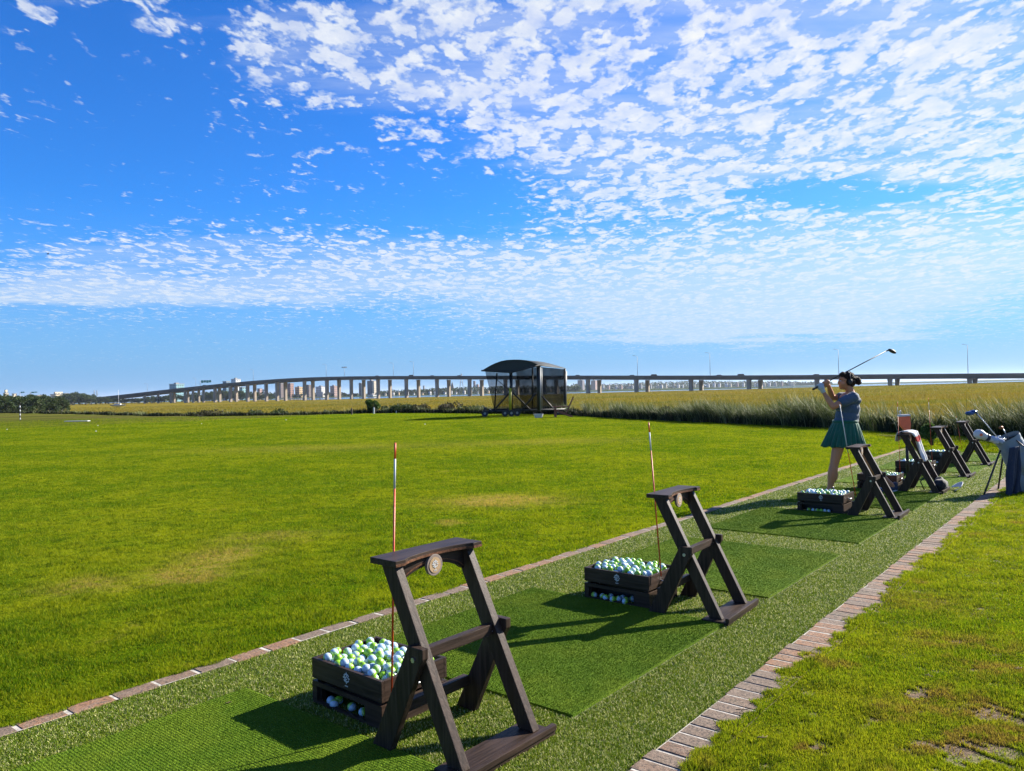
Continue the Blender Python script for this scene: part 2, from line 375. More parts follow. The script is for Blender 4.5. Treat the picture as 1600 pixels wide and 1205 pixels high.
def build_ground():
    ys = np.concatenate([np.arange(-12, 14, 1.0), np.arange(14, 70, .75), np.geomspace(70, 1225, 120), [1230, 1236, 1242, 1250, 1300, 1500, 2000, 2050, 2060, 2070, 2200, 3000, 5000, 9000, 15000]])
    xs0 = np.concatenate([-np.geomspace(80, 9000, 46)[::-1], np.arange(-79, 40, 1.0), np.geomspace(40, 9000, 46)])
    X, Y = np.meshgrid(xs0, ys); Z = ground_z(X, Y)
    V = np.stack([X, Y, Z], -1).reshape(-1, 3); nx = len(xs0); ny = len(ys)
    i, j = np.meshgrid(np.arange(nx-1), np.arange(ny-1)); a = (j*nx+i).ravel()
    Fa = np.stack([a, a+1, a+nx+1, a+nx], 1)
    out = beyond(V[:, 0], V[:, 1])
    m, T, b = mat('ground_cover'); p = T.mapping(T.pos(), scale=(1, 1, 0))
    c, d = grass_col(T, p, extra=worn(T, p, LAWN_PATCH), **LAWN)
    # far mown strip is browner
    x, y, z = T.sep(p)
    g0 = gnd(0, 672); g1 = gnd(420, 653)
    nn = Vector((-(g1.y-g0.y), g1.x-g0.x)).normalized()
    dd = T.m('ADD', T.m('MULTIPLY', T.m('SUBTRACT', x, g0.x), nn.x), T.m('MULTIPLY', T.m('SUBTRACT', y, g0.y), nn.y))
    dd = T.m('ADD', dd, T.m('MULTIPLY', T.m('SUBTRACT', T.noise(p, .3, 4, .6), .5), 4))
    br = T.mixc(T.ramp(T.noise(T.mapping(p, scale=(.3, 1, 1)), .25, 4, .6), .4, .6), (.075, .085, .018), (.13, .115, .035))
    c = T.mixc(1.0, c, (1.08, 1.08, 1.0), 'MULTIPLY'); c = T.mixc(T.ramp(dd, -.5, 2.5), c, br)
    # mowing: faint bands
    stp = T.noise(T.mapping(p, scale=(.06, .55, 1), rot=(0, 0, R(4))), 1.0, 3, .5)
    c = T.mixc(T.m('MULTIPLY', T.ramp(stp, .45, .62), .35), c, (.16, .21, .010))
    fine = T.noise(p, 60, 4, .7)
    c = T.mixc(T.m('MULTIPLY', T.ramp(fine, .5, .35), .5), c, (.04, .075, .008))
    # marsh floor
    mp = T.mapping(p, scale=(.35, 1.3, 1))
    mn = T.noise(mp, .045, 6, .62); mn2 = T.noise(mp, .6, 5, .65)
    mc = T.mixc(T.ramp(mn, .40, .62), (.24, .165, .014), (.15, .145, .014)); mc = T.mixc(T.m('MULTIPLY', T.ramp(mn2, .5, .3), .6), mc, (.06, .06, .014))
    c = T.mixc(T.ramp(T.attr('outside'), -.2, 1.2), c, mc)
    mud = T.ramp(z, -3.2, -4.5)
    c = T.mixc(T.ramp(y, 1200, 1230), c, (.06, .08, .04))
    T.put(b.inputs['Base Color'], c); b.inputs['Roughness'].default_value = .95; b.inputs['Specular IOR Level'].default_value = .0
    hb = T.m('ADD', T.noise(p, 45, 4, .7), T.m('MULTIPLY', T.noise(p, 9, 4, .6), 2.0))
    T.put(b.inputs['Normal'], T.bump(hb, .9, .03))
    me = npmesh('ground', V, Fa, m, {'outside': out}, True)
    o = bpy.data.objects.new('ground', me); link(o); tag(o, kind='structure'); return o
build_ground()
def build_water():
    m, T, b = mat('tidal_water'); p = T.pos()
    b.inputs['Base Color'].default_value = (.03, .06, .10, 1); b.inputs['Roughness'].default_value = .12
    b.inputs['IOR'].default_value = 1.33
    T.put(b.inputs['Normal'], T.bump(T.noise(T.mapping(p, scale=(.5, 1, 1)), .8, 5, .6), .6, .25))
    mb = MB(); mb.add([(-9000, 380, -4.3), (9000, 380, -4.3), (9000, 15000, -4.3), (-9000, 15000, -4.3)], [(0, 1, 2, 3)])
    tag(mb.build('water', m, fixn=False), kind='structure')
build_water()

# ------------------------------------------------------------------ blades of grass
def blades(name, P, h, w, lean, m, curve=.5, segs=1, azim=None, extra=None, wtaper=1.0):
    """P (n,3) roots; h,w,lean arrays; tapered blades, bent over by lean (radians)"""
    n = len(P); az = RNG.uniform(0, 2*np.pi, n) if azim is None else azim
    fa = RNG.uniform(0, np.pi, n); side = np.stack([np.cos(fa), np.sin(fa), np.zeros(n)], 1)*w[:, None]/2
    ld = np.stack([np.cos(az), np.sin(az), np.zeros(n)], 1)
    L = []; tips = []
    for k in range(segs+1):
        t = k/segs
        ang = lean*(curve*t+(1-curve)) if segs > 1 else lean
        if k == 0: c = P.copy()
        else:
            pa = lean*(1-curve+curve*(t-.5/segs)); c = L_c+ld*(np.sin(pa)*h/segs)[:, None]; c[:, 2] += np.cos(pa)*h/segs
        L_c = c
        if k < segs: s = side*(1-t*.55*wtaper); L += [c-s, c+s]
        else: L.append(c)
    nv = 2*segs+1; V = np.stack(L, 1).reshape(-1, 3); base = (np.arange(n)*nv)[:, None]
    r = RNG.uniform(0, 1, n); rnd = np.repeat(r, nv); tv = np.tile(np.array(sum([[k/segs]*2 for k in range(segs)], [])+[1.0]), n)
    Q = []
    for k in range(segs-1):
        Q.append(np.concatenate([base+2*k, base+2*k+1, base+2*k+3], 1)); Q.append(np.concatenate([base+2*k, base+2*k+3, base+2*k+2], 1))
    Q.append(np.concatenate([base+2*segs-2, base+2*segs-1, base+2*segs], 1))
    at = {'rnd': rnd, 'tip': tv}
    if extra is not None: at['kind_mix'] = np.repeat(extra, nv)
    me = npmesh(name, V, np.concatenate(Q, 0), m, at)
    o = bpy.data.objects.new(name, me); link(o); return o
def sample(n, xr, yr, keep):
    x = RNG.uniform(*xr, n); y = RNG.uniform(*yr, n); k = keep(x, y); return x[k], y[k]
def st(x, y): return x*SU.x+y*SU.y, x*SN.x+y*SN.y
def in_view(x, y, pad=.6): return (y > .5) & (np.abs(x) < y*.70+pad)
T_LEFT_OUT, T_LEFT_IN, T_RIGHT_IN, T_RIGHT_OUT = -4.04, -3.93, -1.56, -1.36
S_END = 18.2

def lawn_blades():
    m = blade_mat('lawn_blades', LAWN, LAWN_PATCH)
    n = 2700000; y = 2.55*np.exp(RNG.uniform(0, 1, n)*math.log(60/2.55)); x = RNG.uniform(-.72, .72, n)*y
    s, t = st(x, y); k = (t < T_LEFT_OUT+.012+.035*np.sin(s*5)*np.sin(s*1.7)+.02*np.sin(s*23)*np.sin(s*9)) | (s > S_END); k &= (beyond(x, y) < -.05) & (x < 13) & (RNG.uniform(0, 1, n) > (y-40)/20); x = x[k]; y = y[k]; n = len(x)
    h = RNG.uniform(.008, .026, n)*(1+y*.02)*(.8+.45*np.sin(x*7+2*np.sin(y*5))*np.sin(y*8+np.sin(x*4))); w = RNG.uniform(.0020, .0036, n)*(1+y*.18)
    o = blades('lawn_grass', np.stack([x, y, np.where(st(x, y)[1] > T_LEFT_OUT, .014, 0.0)], 1), h, w, RNG.uniform(.15, 1.05, n), m)
    tag(o, 'closely mown yellow green lawn grass of the open driving range', 'grass', kind='stuff')
lawn_blades()
def rough_blades():
    m = blade_mat('rough_blades', ROUGH, ROUGH_PATCH)
    Xs = []; Ys = []
    bare = [(gnd(a, b), r) for a, b, r in ((1560, 1120, .12), (1500, 1180, .12), (1275, 1168, .04), (1440, 1085, .07), (1560, 1178, .1))]
    n = 1500000; y = 2.6*np.exp(RNG.uniform(0, 1, n)*math.log(19/2.6)); x = RNG.uniform(0, .72, n)*y; s, t = st(x, y)
    k = (t > T_RIGHT_OUT-.045+.035*np.sin(s*4.3)*np.sin(s*1.9)+.022*np.sin(s*17+1)+.018*np.sin(s*41)+RNG.normal(0, .008, n)) & (beyond(x, y) < 0)
    for g, r in bare:
        dd = np.hypot(x-g.x, (y-g.y)*1.3)+.05*np.sin(x*31)*np.sin(y*27)+.03*np.sin(x*77+y*50); k &= ~((dd < r) & (RNG.uniform(0, 1, n) < .93))
    hole = np.sin(x*13+3*np.sin(y*5))*np.sin(y*15+2*np.sin(x*7))+.5*np.sin(x*37)*np.sin(y*41); k &= ~((hole > .95) & (RNG.uniform(0, 1, n) < .8))
    x = x[k]; y = y[k]; n = len(x)
    cl = .5+.5*np.sin(x*9+2*np.sin(y*7))*np.sin(y*11+np.sin(x*5))
    h = RNG.uniform(.007, .022, n)*(.6+.95*cl)*(1+y*.02); w = RNG.uniform(.0022, .0038, n)*(1+y*.16)
    o = blades('rough_grass', np.stack([x, y, np.where(st(x, y)[1] < T_RIGHT_OUT+.014, .015, .004)], 1), h, w, RNG.uniform(.2, 1.2, n), m, segs=1)
    tag(o, 'patchy yellow green grass with bare soil right of the brick edging', 'grass', kind='stuff')
rough_blades()

# rough ground under right-hand blades, laid 4 mm above the ground sheet
def rough_sheet():
    m, T, b = mat('rough_soil'); p = T.mapping(T.pos(), scale=(1, 1, 0))
    c, d = grass_col(T, p, extra=worn(T, p, ROUGH_PATCH), **ROUGH)
    soil = T.mixc(T.ramp(T.noise(p, 30, 5, .7), .4, .6), (.10, .058, .026), (.26, .16, .08))
    c = T.mixc(T.lin(d, .0, .35, .55, 1.0), c, soil); c = T.mixc(T.m('MULTIPLY', T.ramp(T.noise(p, 70, 3, .6), .55, .35), .6), c, (.05, .035, .015))
    T.put(b.inputs['Base Color'], c); b.inputs['Roughness'].default_value = .95
    T.put(b.inputs['Normal'], T.bump(T.noise(p, 35, 5, .7), 1.0, .03))
    mb = MB()
    P = [strip(-3, T_RIGHT_OUT, .004), strip(-3, 12, .004), strip(10, 8, .004), Vector((12.5, 15.5, .004)), Vector((10.2, 22.0, .004)), strip(22.5, T_RIGHT_OUT, .004)]
    mb.add(P, [tuple(range(len(P)))])
    tag(mb.build('rough_ground', m, fixn=False), kind='structure')
rough_sheet()

# ------------------------------------------------------------------ tee line: turf, mats, brick edging
def turf():
    m, T, b = mat('artificial_turf_base'); p = T.mapping(T.pos(), scale=(1, 1, 0))
    n = T.noise(p, 90, 4, .7); n2 = T.noise(p, 3, 3, .6)
    c = T.mixc(T.ramp(n, .4, .62), (.05, .075, .02), (.17, .18, .07)); c = T.mixc(T.m('MULTIPLY', T.ramp(n2, .4, .7), .3), c, (.2, .2, .09))
    T.put(b.inputs['Base Color'], c); b.inputs['Roughness'].default_value = .7; T.put(b.inputs['Normal'], T.bump(n, 1, .015))
    mb = MB(); P = [strip(-2, T_LEFT_IN-.01, .008), strip(-2, T_RIGHT_IN+.01, .008), strip(S_END, T_RIGHT_IN+.01, .008), strip(S_END, T_LEFT_IN-.01, .008)]
    mb.add(P, [(0, 1, 2, 3)]); tag(mb.build('turf_strip', m, fixn=False), kind='structure')
    mm, T, b = mat('artificial_turf_fibre'); r = T.attr('rnd')
    p = T.mapping(T.pos(), scale=(1, 1, 0)); n2 = T.noise(p, 2.5, 4, .6)
    c = T.mixc(T.ramp(T.m('ADD', r, T.m('MULTIPLY', T.m('SUBTRACT', n2, .5), .8)), .35, .8), TURF, TURF2); c = T.mixc(T.ramp(T.m('FRACT', T.m('MULTIPLY', r, 17.3)), .80, .86), c, STRAW)
    T.put(b.inputs['Base Color'], c); b.inputs['Roughness'].default_value = .6; b.inputs['Specular IOR Level'].default_value = .08
    tr = T.new('ShaderNodeBsdfTranslucent'); T.put(tr.inputs[0], c); mx = T.new('ShaderNodeMixShader'); mx.inputs[0].default_value = .3
    T.l.new(b.outputs[0], mx.inputs[1]); T.l.new(tr.outputs[0], mx.inputs[2]); T.l.new(mx.outputs[0], mm.node_tree.nodes['Material Output'].inputs[0])
    S = []; Tt = []
    n = 2300000; y = 2.5*np.exp(RNG.uniform(0, 1, n)*math.log(17/2.5)); x = RNG.uniform(-.72, .72, n)*y; s, t = st(x, y); k = (t > T_LEFT_IN+.005) & (t < T_RIGHT_IN-.005) & (s < S_END)
    for (a, b2) in MATS: k &= ~((s > a-.010) & (s < b2+.010) & (t > MT0-.010) & (t < MT1+.010))
    S.append(s[k]); Tt.append(t[k])
    s = np.concatenate(S); t = np.concatenate(Tt); n = len(s); x = s*SU.x+t*SN.x; y = s*SU.y+t*SN.y
    h = RNG.uniform(.008, .020, n); w = RNG.uniform(.0014, .0026, n)*(1+y*.22)
    o = blades('turf_fibres', np.stack([x, y, np.full(n, .008)], 1), h, w, RNG.uniform(.4, 1.9, n), mm, segs=2, curve=.8)
    tag(o, 'shaggy olive and straw artificial turf fibres around the hitting mats', 'artificial turf', kind='stuff')
MATS = [(.50, 2.16), (2.86, 4.54), (5.25, 6.92), (7.50, 9.10), (9.72, 11.36), (11.98, 13.45), (14.08, 15.50), (16.1, 17.6)]
MT0, MT1 = -3.53, -2.01
def mats():
    m, T, b = mat('hitting_mat_pile'); p = T.mapping(T.pos(), rot=(0, 0, -.889))
    wob = T.noise(p, 8, 3, .6); x, y, z = T.sep(p); row = T.m('SINE', T.m('MULTIPLY', T.m('ADD', x, T.m('MULTIPLY', wob, .005)), 2*math.pi/.014))
    n = T.noise(p, 150, 4, .7); n2 = T.noise(p, 2.2, 4, .6)
    c = T.mixc(T.ramp(n, .38, .62), (.062, .140, .008), (.150, .240, .016))
    c = T.mixc(T.m('MULTIPLY', T.ramp(n2, .4, .65), .4), c, (.20, .26, .018)); c = T.mixc(T.m('MULTIPLY', T.ramp(row, .35, .95), .35), c, (.03, .08, .006))
    T.put(b.inputs['Base Color'], c); b.inputs['Roughness'].default_value = .8; b.inputs['Specular IOR Level'].default_value = .05
    T.put(b.inputs['Normal'], T.bump(T.m('ADD', n, T.m('MULTIPLY', row, -.18)), .9, .010))
    mr = M['black']
    tr_m, T, b = mat('hitting_mat_fibre'); r = T.attr('rnd'); p = T.mapping(T.pos(), rot=(0, 0, -.889)); n2 = T.noise(p, 2.2, 4, .6)
    c = T.mixc(r, (.050, .130, .006), (.150, .235, .014)); c = T.mixc(T.m('MULTIPLY', T.ramp(n2, .4, .65), .45), c, (.21, .27, .022))
    T.put(b.inputs['Base Color'], c); b.inputs['Roughness'].default_value = .7; b.inputs['Specular IOR Level'].default_value = .08
    labs = ['dark green hitting mat nearest the camera, in the lower left corner', 'green hitting mat between the nearest and the second bag stand', 'green hitting mat just beyond the second bag stand, in front of the pale turf gap',
            'green hitting mat in front of the third bag stand, striped by its shadow', 'green hitting mat under the feet of the golfer', 'green hitting mat beyond the bag stand with the towel', 'green hitting mat between the two farthest bag stands', 'farthest green hitting mat at the end of the row']
    for i, (s0, s1) in enumerate(MATS):
        root = empty('hitting_mat', strip((s0+s1)/2, (MT0+MT1)/2, .008)); tag(root, labs[i], 'golf mat', 'hitting mats along the tee line')
        if s0 < 10: nb = int(9000*(s1-s0)*1.5*(8.0 if i < 2 else 4.0))
        else: nb = 12000
        inv = root.location
        mb = MB(); q = [strip(s0, MT0)-inv, strip(s0, MT1)-inv, strip(s1, MT1)-inv, strip(s1, MT0)-inv]
        for zz, z1, mm_, nm in ((.0, .014, m, 'pile'),):
            b2 = MB(); vs = [(v.x, v.y, zz+.001) for v in q]+[(v.x, v.y, z1) for v in q]
            b2.add(vs, [(0, 3, 2, 1), (4, 5, 6, 7), (0, 1, 5, 4), (1, 2, 6, 5), (2, 3, 7, 6), (3, 0, 4, 7)]); b2.build(nm, mm_, root)
        s = np.floor(RNG.uniform(s0, s1, nb)/.014)*.014+RNG.normal(0, .0058, nb); t = RNG.uniform(MT0, MT1, nb); s = np.clip(s, s0, s1)
        x = s*SU.x+t*SN.x; y = s*SU.y+t*SN.y; k = in_view(x, y, .2) & (y > 2.4); x = x[k]-inv.x; y = y[k]-inv.y; n = len(x)
        o = blades('fibres', np.stack([x, y, np.full(n, .013)], 1), RNG.uniform(.004, .008, n), RNG.uniform(.0013, .0022, n)*(1+s[k]*.16), RNG.uniform(.1, .9, n), tr_m)
        o.parent = root; tag(o, kind='stuff')
mats(); turf()

def brick_mat():
    m, T, b = mat('edging_brick'); o = T.pos(); r = T.attr('rnd')
    c = T.mixc(T.ramp(r, .35, .65), (.19, .13, .09), (.30, .145, .07)); c = T.mixc(T.ramp(r, .85, 1), c, (.17, .10, .065))
    n = T.noise(o, 25, 6, .7); n2 = T.noise(o, 90, 4, .7); n3 = T.noise(o, 6, 4, .6)
    c = T.mixc(T.m('MULTIPLY', T.ramp(n, .42, .66), .7), c, (.25, .185, .135)); c = T.mixc(T.m('MULTIPLY', T.ramp(n2, .55, .36), .85), c, (.045, .034, .026))
    c = T.mixc(T.m('MULTIPLY', T.ramp(n3, .55, .7), .35), c, (.09, .08, .045))
    T.put(b.inputs['Base Color'], c); b.inputs['Roughness'].default_value = .9; T.put(b.inputs['Normal'], T.bump(T.m('ADD', n, n2), .7, .006)); return m
M['brick'] = brick_mat(); M['mortar'] = plain('pale_mortar', (.48, .44, .38), .9, 0, .3, 30, .6)
def edging(name, s0, s1, t0, t1, pitch, gap, label):
    V = []; Fc = []; r = []; k = 0; s = s0; L = pitch
    mb = MB(); rn = []
    while s < s1:
        a = s+gap/2+random.uniform(-.003, .002); b = s+pitch-gap/2+random.uniform(-.002, .003); zt = .0165+random.uniform(-.001, .002); e = .003
        ja, jb = random.uniform(-.009, .009), random.uniform(-.012, .010)
        q = [(a, t0+ja), (b, t0+ja), (b, t1+jb), (a, t1+jb)]
        qi = [(a+e, t0+ja+e), (b-e, t0+ja+e), (b-e, t1+jb-e), (a+e, t1+jb-e)]
        vs = [strip(x, y, .0) for x, y in q]+[strip(x, y, zt-.003) for x, y in q]+[strip(x, y, zt+random.uniform(-.001, .001)) for x, y in qi]
        fs = [(0, 1, 5, 4), (1, 2, 6, 5), (2, 3, 7, 6), (3, 0, 4, 7), (4, 5, 9, 8), (5, 6, 10, 9), (6, 7, 11, 10), (7, 4, 8, 11), (8, 9, 10, 11)]
        mb.add(vs, fs); rn += [random.random()]*len(vs); s += pitch
    nb = len(mb.f)
    me = bpy.data.meshes.new(name); 
    mv = [strip(s0, t0+.004, .0142), strip(s1, t0+.004, .0142), strip(s1, t1-.004, .0142), strip(s0, t1-.004, .0142)]
    mb.add(mv, [(0, 1, 2, 3)], 1); rn += [0]*4
    me.from_pydata(mb.v, [], mb.f); me.materials.append(M['brick']); me.materials.append(M['mortar'])
    for p, i in zip(me.polygons, mb.mi): p.material_index = i
    at = me.attributes.new('rnd', 'FLOAT', 'POINT'); at.data.foreach_set('value', rn)
    o = bpy.data.objects.new(name, me); link(o); tag(o, label, 'brick edging')
edging('brick_edging', .2, 19, T_LEFT_OUT, T_LEFT_IN, .215, .018, 'narrow brick edging laid end to end between the lawn and the turf')
edging('brick_edging', 1.6, 20.5, T_RIGHT_IN, T_RIGHT_OUT, .1, .012, 'wide brick edging laid crosswise along the right side of the turf')

# ------------------------------------------------------------------ emblem used on crates and plaques (flat relief, faces +z, about 1 unit wide)
def emblem_mb():
    mb = MB()
    def arc(cx, cy, r0, r1, a0, a1, n=14):
        P = []
        for i in range(n+1):
            a = R(a0+(a1-a0)*i/n); P.append((cx+r1*math.cos(a), cy+r1*math.sin(a)))
        for i in range(n, -1, -1):
            a = R(a0+(a1-a0)*i/n); P.append((cx+r0*math.cos(a), cy+r0*math.sin(a)))
        for i in range(n):
            q = [P[i], P[i+1], P[2*n-i], P[2*n+1-i]]; mb.add([(x, y, 0) for x, y in q], [(0, 1, 2, 3)])
    arc(-.07, .10, .20, .29, 40, 320); arc(.07, -.10, .20, .29, 40-180+180-10, 310)
    for (x, y, dx, dy) in ((0, .5, 0, 1), (0, -.5, 0, -1), (-.47, .02, -1, 0), (.44, -.02, 1, 0)):
        px, py = -dy, dx; mb.add([(x+dx*.10, y+dy*.10, 0), (x+px*.11-dx*.10, y+py*.11-dy*.10, 0), (x-px*.11-dx*.10, y-py*.11-dy*.10, 0)], [(0, 1, 2)])
    for sx in (-1, 1):
        for sy in (-1, 1):
            mb.add([(sx*.34, sy*.16, 0), (sx*.42, sy*.24, 0), (sx*.20, sy*.44, 0), (sx*.12, sy*.37, 0)], [(0, 1, 2, 3)])
    for i in range(4):        # the small line of lettering below, too small to read
        x = -.24+i*.13; mb.add([(x, -.86, 0), (x+.08, -.86, 0), (x+.08, -.74, 0), (x, -.74, 0)], [(0, 1, 2, 3)])
    return mb
def place_flat(src, ox, oy, oz, ax, ay, sc):
    mb = MB(); A = Vector(ax); B = Vector(ay); O = Vector((ox, oy, oz)); N = A.cross(B)
    for f in src.f:
        pts = [O+A*src.v[i][0]*sc+B*src.v[i][1]*sc for i in f]
        n = len(pts); vs = pts+[p+N*.0012 for p in pts]
        mb.add(vs, [tuple(range(n, 2*n)), tuple(range(n))[::-1]]+[(i, (i+1) % n, n+(i+1) % n, n+i) for i in range(n)])
    return mb

# ------------------------------------------------------------------ golf bag stand; local x = along tee line, y = towards the stand's front (+), z up
W_, L_, T_, DH, TH = .475, .372, .767, .084, .042
def make_stand():
    # local frame: X = across (right, towards the footplate), Y = along the line (away)
    r = empty('golf_bag_stand')
    def up_poly(b0, b1, z0, z1, w0, w1): return [(b0-w0/2, z0), (b0+w0/2, z0), (b1+w1/2, z1), (b1-w1/2, z1)]
    for y0 in (0, W_-TH):
        mb = MB(); mb.prism(up_poly(0, -L_, .022, T_, DH, DH), y0, y0+TH, 'y'); mb.build('upright', M['wood2'], r, .003)
    for y0 in (-.033, W_+.001):
        mb = MB(); mb.prism([(-.46, 0), (-.345, 0), (-.158, .390), (-.136, .425), (-.136, .466), (-.222, .466)], y0, y0+.032, 'y'); mb.build('rear_leg', M['wood2'], r, .003)
    for y0, y1 in ((-.038, -.033), (W_+.033, W_+.038), (TH, TH+.004), (W_-TH-.004, W_-TH)):
        mb = MB(); a = [(math.cos(k*math.pi/3)*.011-.19, math.sin(k*math.pi/3)*.011+.415) for k in range(6)]; mb.prism(a, y0, y1, 'y'); mb.build('bolt', M['steel'], r)
    mb = MB(); mb.box((-.215, TH, .400), (-.180, W_-TH, .446)); mb.build('crossbar', M['wood1'], r, .003)
    mb = MB(); mb.box((-.405, .0, .118), (-.37, W_, .165)); mb.build('crossbar', M['wood1'], r, .003)
    # shelf with a hollowed front edge
    y0, y1 = -.024, W_+.024; xb, xf = -L_-.085, -L_+.078; N = 18
    poly = [(xb, y0), (xf, y0), (xf, y0+.055)]
    for i in range(N+1):
        u = i/N; poly.append((xf-.008-.040*math.sin(math.pi*u)**.8, y0+.062+(y1-y0-.124)*u))
    poly += [(xf, y1-.055), (xf, y1), (xb, y1)]
    mb = MB(); mb.prism(poly, T_+.001, T_+.027, 'z'); mb.build('shelf', M['wood1'], r, .002)
    mb = MB(); pc = [(xf, y0), (xf, y0+.055)]+poly[3:3+N+1]+[(xf, y1-.055), (xf, y1)]
    for a, b in zip(pc[:-1], pc[1:]):
        mb.prism([(a[0]+.0004, a[1]), (a[0]+.0022, a[1]), (b[0]+.0022, b[1]), (b[0]+.0004, b[1])], T_+.003, T_+.013, 'z')
    mb.build('shelf_edge', M['edge'], r)
    # arched apron under the shelf
    poly = [(TH, T_), (TH, T_-.095)]
    for i in range(1, 13): u = i/13; poly.append((TH+(W_-2*TH)*u, T_-.095+.058*math.sin(math.pi*u)**.7))
    poly += [(W_-TH, T_-.095), (W_-TH, T_)]
    mb = MB(); mb.prism(poly, -L_-.008, -L_+.020, 'x'); ap = mb.build('apron', M['wood1'], r, .002)
    lip = MB()
    for i in range(13):
        u0, u1 = i/13, (i+1)/13; f = lambda u: (TH+(W_-2*TH)*u, T_-.090+.058*math.sin(math.pi*u)**.7)
        a, b = f(u0), f(u1); lip.prism([(a[0], a[1]+.008), (b[0], b[1]+.008), (b[0], b[1]+.014), (a[0], a[1]+.014)], -L_+.0205, -L_+.024, 'x')
    lip.build('trim', M['edge'], ap)
    # round plaque
    cy, cz, cx = W_/2, T_-.040, -L_+.0205
    mb = MB(); mb.prism([(cy+.047*math.cos(k*math.pi/20), cz+.047*math.sin(k*math.pi/20)) for k in range(40)], cx, cx+.016, 'x'); pq = mb.build('plaque', M['plaque'], r, .0015)
    mb = MB(); mb.prism([(cy+.034*math.cos(k*math.pi/20), cz+.034*math.sin(k*math.pi/20)) for k in range(40)], cx+.0155, cx+.018, 'x'); mb.build('plaque_face', M['tan'], pq)
    place_flat(EMB, cx+.0182, cy, cz+.004, (0, 1, 0), (0, 0, 1), .034).build('emblem', M['white'], pq)
    # foot plate with raised front rail
    mb = MB(); mb.box((-.078, -.040, 0), (.098, W_+.040, .021)); mb.build('foot_plate', M['wood1'], r, .003)
    mb = MB(); mb.box((.079, -.042, .0215), (.104, W_+.042, .047)); mb.build('foot_rail', M['wood1'], r, .003)
    return r
EMB = emblem_mb()
STN = [(-.253, 2.983, .870, 1.0), (1.247, 4.834, .936, .985), (4.078, 8.349, .918, .968), (5.547, 10.129, .905, .973), (6.868, 11.745, .895, .959), (8.178, 13.327, .915, .947)]
SLAB = ['nearest dark wooden golf bag stand with arched shelf and round plaque', 'second dark wooden golf bag stand, standing between the second crate and the brick edging',
        'dark wooden bag stand in front of the golfer, hiding her trailing leg', 'dark wooden bag stand with a white towel over its shelf', 'dark bare bag stand just beyond the one with the towel', 'farthest dark bag stand, the smallest in the row']
stand0 = make_stand()
def local(i, a, b, z=0.0):
    """a along, b across in station i's own frame"""
    x, y, ph, k = STN[i]; u = Vector((math.cos(ph), math.sin(ph), 0)); n = Vector((u.y, -u.x, 0))
    return Vector((x, y, z))+u*a*k+n*b*k
for i, (x, y, ph, k) in enumerate(STN):
    o = stand0 if i == 0 else copy_tree(stand0)
    o.location = (x, y, .012); o.rotation_euler = (0, 0, ph-math.pi/2); o.scale = (k, k, k)
    tag(o, SLAB[i], 'golf bag stand', 'wooden golf bag stands along the tee line')

# ------------------------------------------------------------------ ball crates
CW, CL, CH = .52, .40, .217
def make_crate():
    r = empty('ball_crate'); t = .018
    # local frame: X across (0..CW), Y away (0..CL)
    def fp(x0, x1, z0, z1, y0=0, y1=t): return MB().box((x0, y0, z0), (x1, y1, z1))
    fp(0, CW, .122, CH).build('front_board', M['wood0'], r, .002)
    pr = MB(); pr.box((0, 0, 0), (.035, t, .108)); pr.box((.035, 0, 0), (.40, t, .016)); pr.box((.035, 0, .085), (.40, t, .108)); pr.box((.40, 0, 0), (CW, t, .108))
    pr.build('lower_front_board', M['wood0'], r)
    fp(0, CW, .122, CH, CL-t, CL).build('rear_board', M['wood0'], r, .002); fp(0, CW, 0, .108, CL-t, CL).build('lower_rear_board', M['wood0'], r, .002)
    for x0 in (0, CW-t):
        MB().box((x0+.0006, t, .122), (x0+t-.0006, CL-t, CH)).build('side_board', M['wood1'], r, .002); MB().box((x0+.0006, t, 0), (x0+t-.0006, CL-t, .108)).build('lower_side_board', M['wood1'], r, .002)
    for x0 in (t, CW-t-.03):
        for y0 in (t, CL-t-.03): MB().box((x0+.001, y0+.001, .002), (x0+.029, y0+.029, .19)).build('corner_post', M['wood2'], r)
    MB().box((t+.001, t+.001, .152), (CW-t-.001, CL-t-.001, .162)).build('tray', M['black'], r)
    MB().box((t+.001, .14, .004), (CW-t-.001, .15, .144)).build('divider', M['black'], r)
    place_flat(EMB, CW*.52, -.0003, .178, (1, 0, 0), (0, 0, 1), .046).build('emblem', M['white'], r)
    mb = MB()
    mb.tube([(CW+.001, CL*.40, .162), (CW+.02, CL*.42, .158), (CW+.02, CL*.58, .158), (CW+.001, CL*.60, .162)], .006, 8); mb.build('handle', M['steel'], r)
    return r
CRT = [(-.997, 3.722, .860, 1.0), (.484, 5.471, .887, 1.0), (3.308, 8.997, .873, 1.0)]
for i in (3, 4, 5):
    p = local(i, .02, -1.0); CRT.append((p.x, p.y, STN[i][2]-.03, .98))
CLAB = ['dark ball crate heaped with range balls beside the nearest bag stand', 'dark ball crate heaped with balls beside the second bag stand', 'dark ball crate full of balls in front of the golfer',
        'small dark crate partly hidden behind the golfer and the third bag stand', 'dark crate left of the stand with the towel, red stick beside it', 'farthest dark ball crate, seen between the far bag stands']
crate0 = make_crate()
for i, (x, y, ph, k) in enumerate(CRT):
    o = crate0 if i == 0 else copy_tree(crate0)
    o.location = (x, y, .012); o.rotation_euler = (0, 0, ph-math.pi/2); o.scale = (k, k, k)
    tag(o, CLAB[i], 'ball crate', 'dark wooden ball crates beside the bag stands')

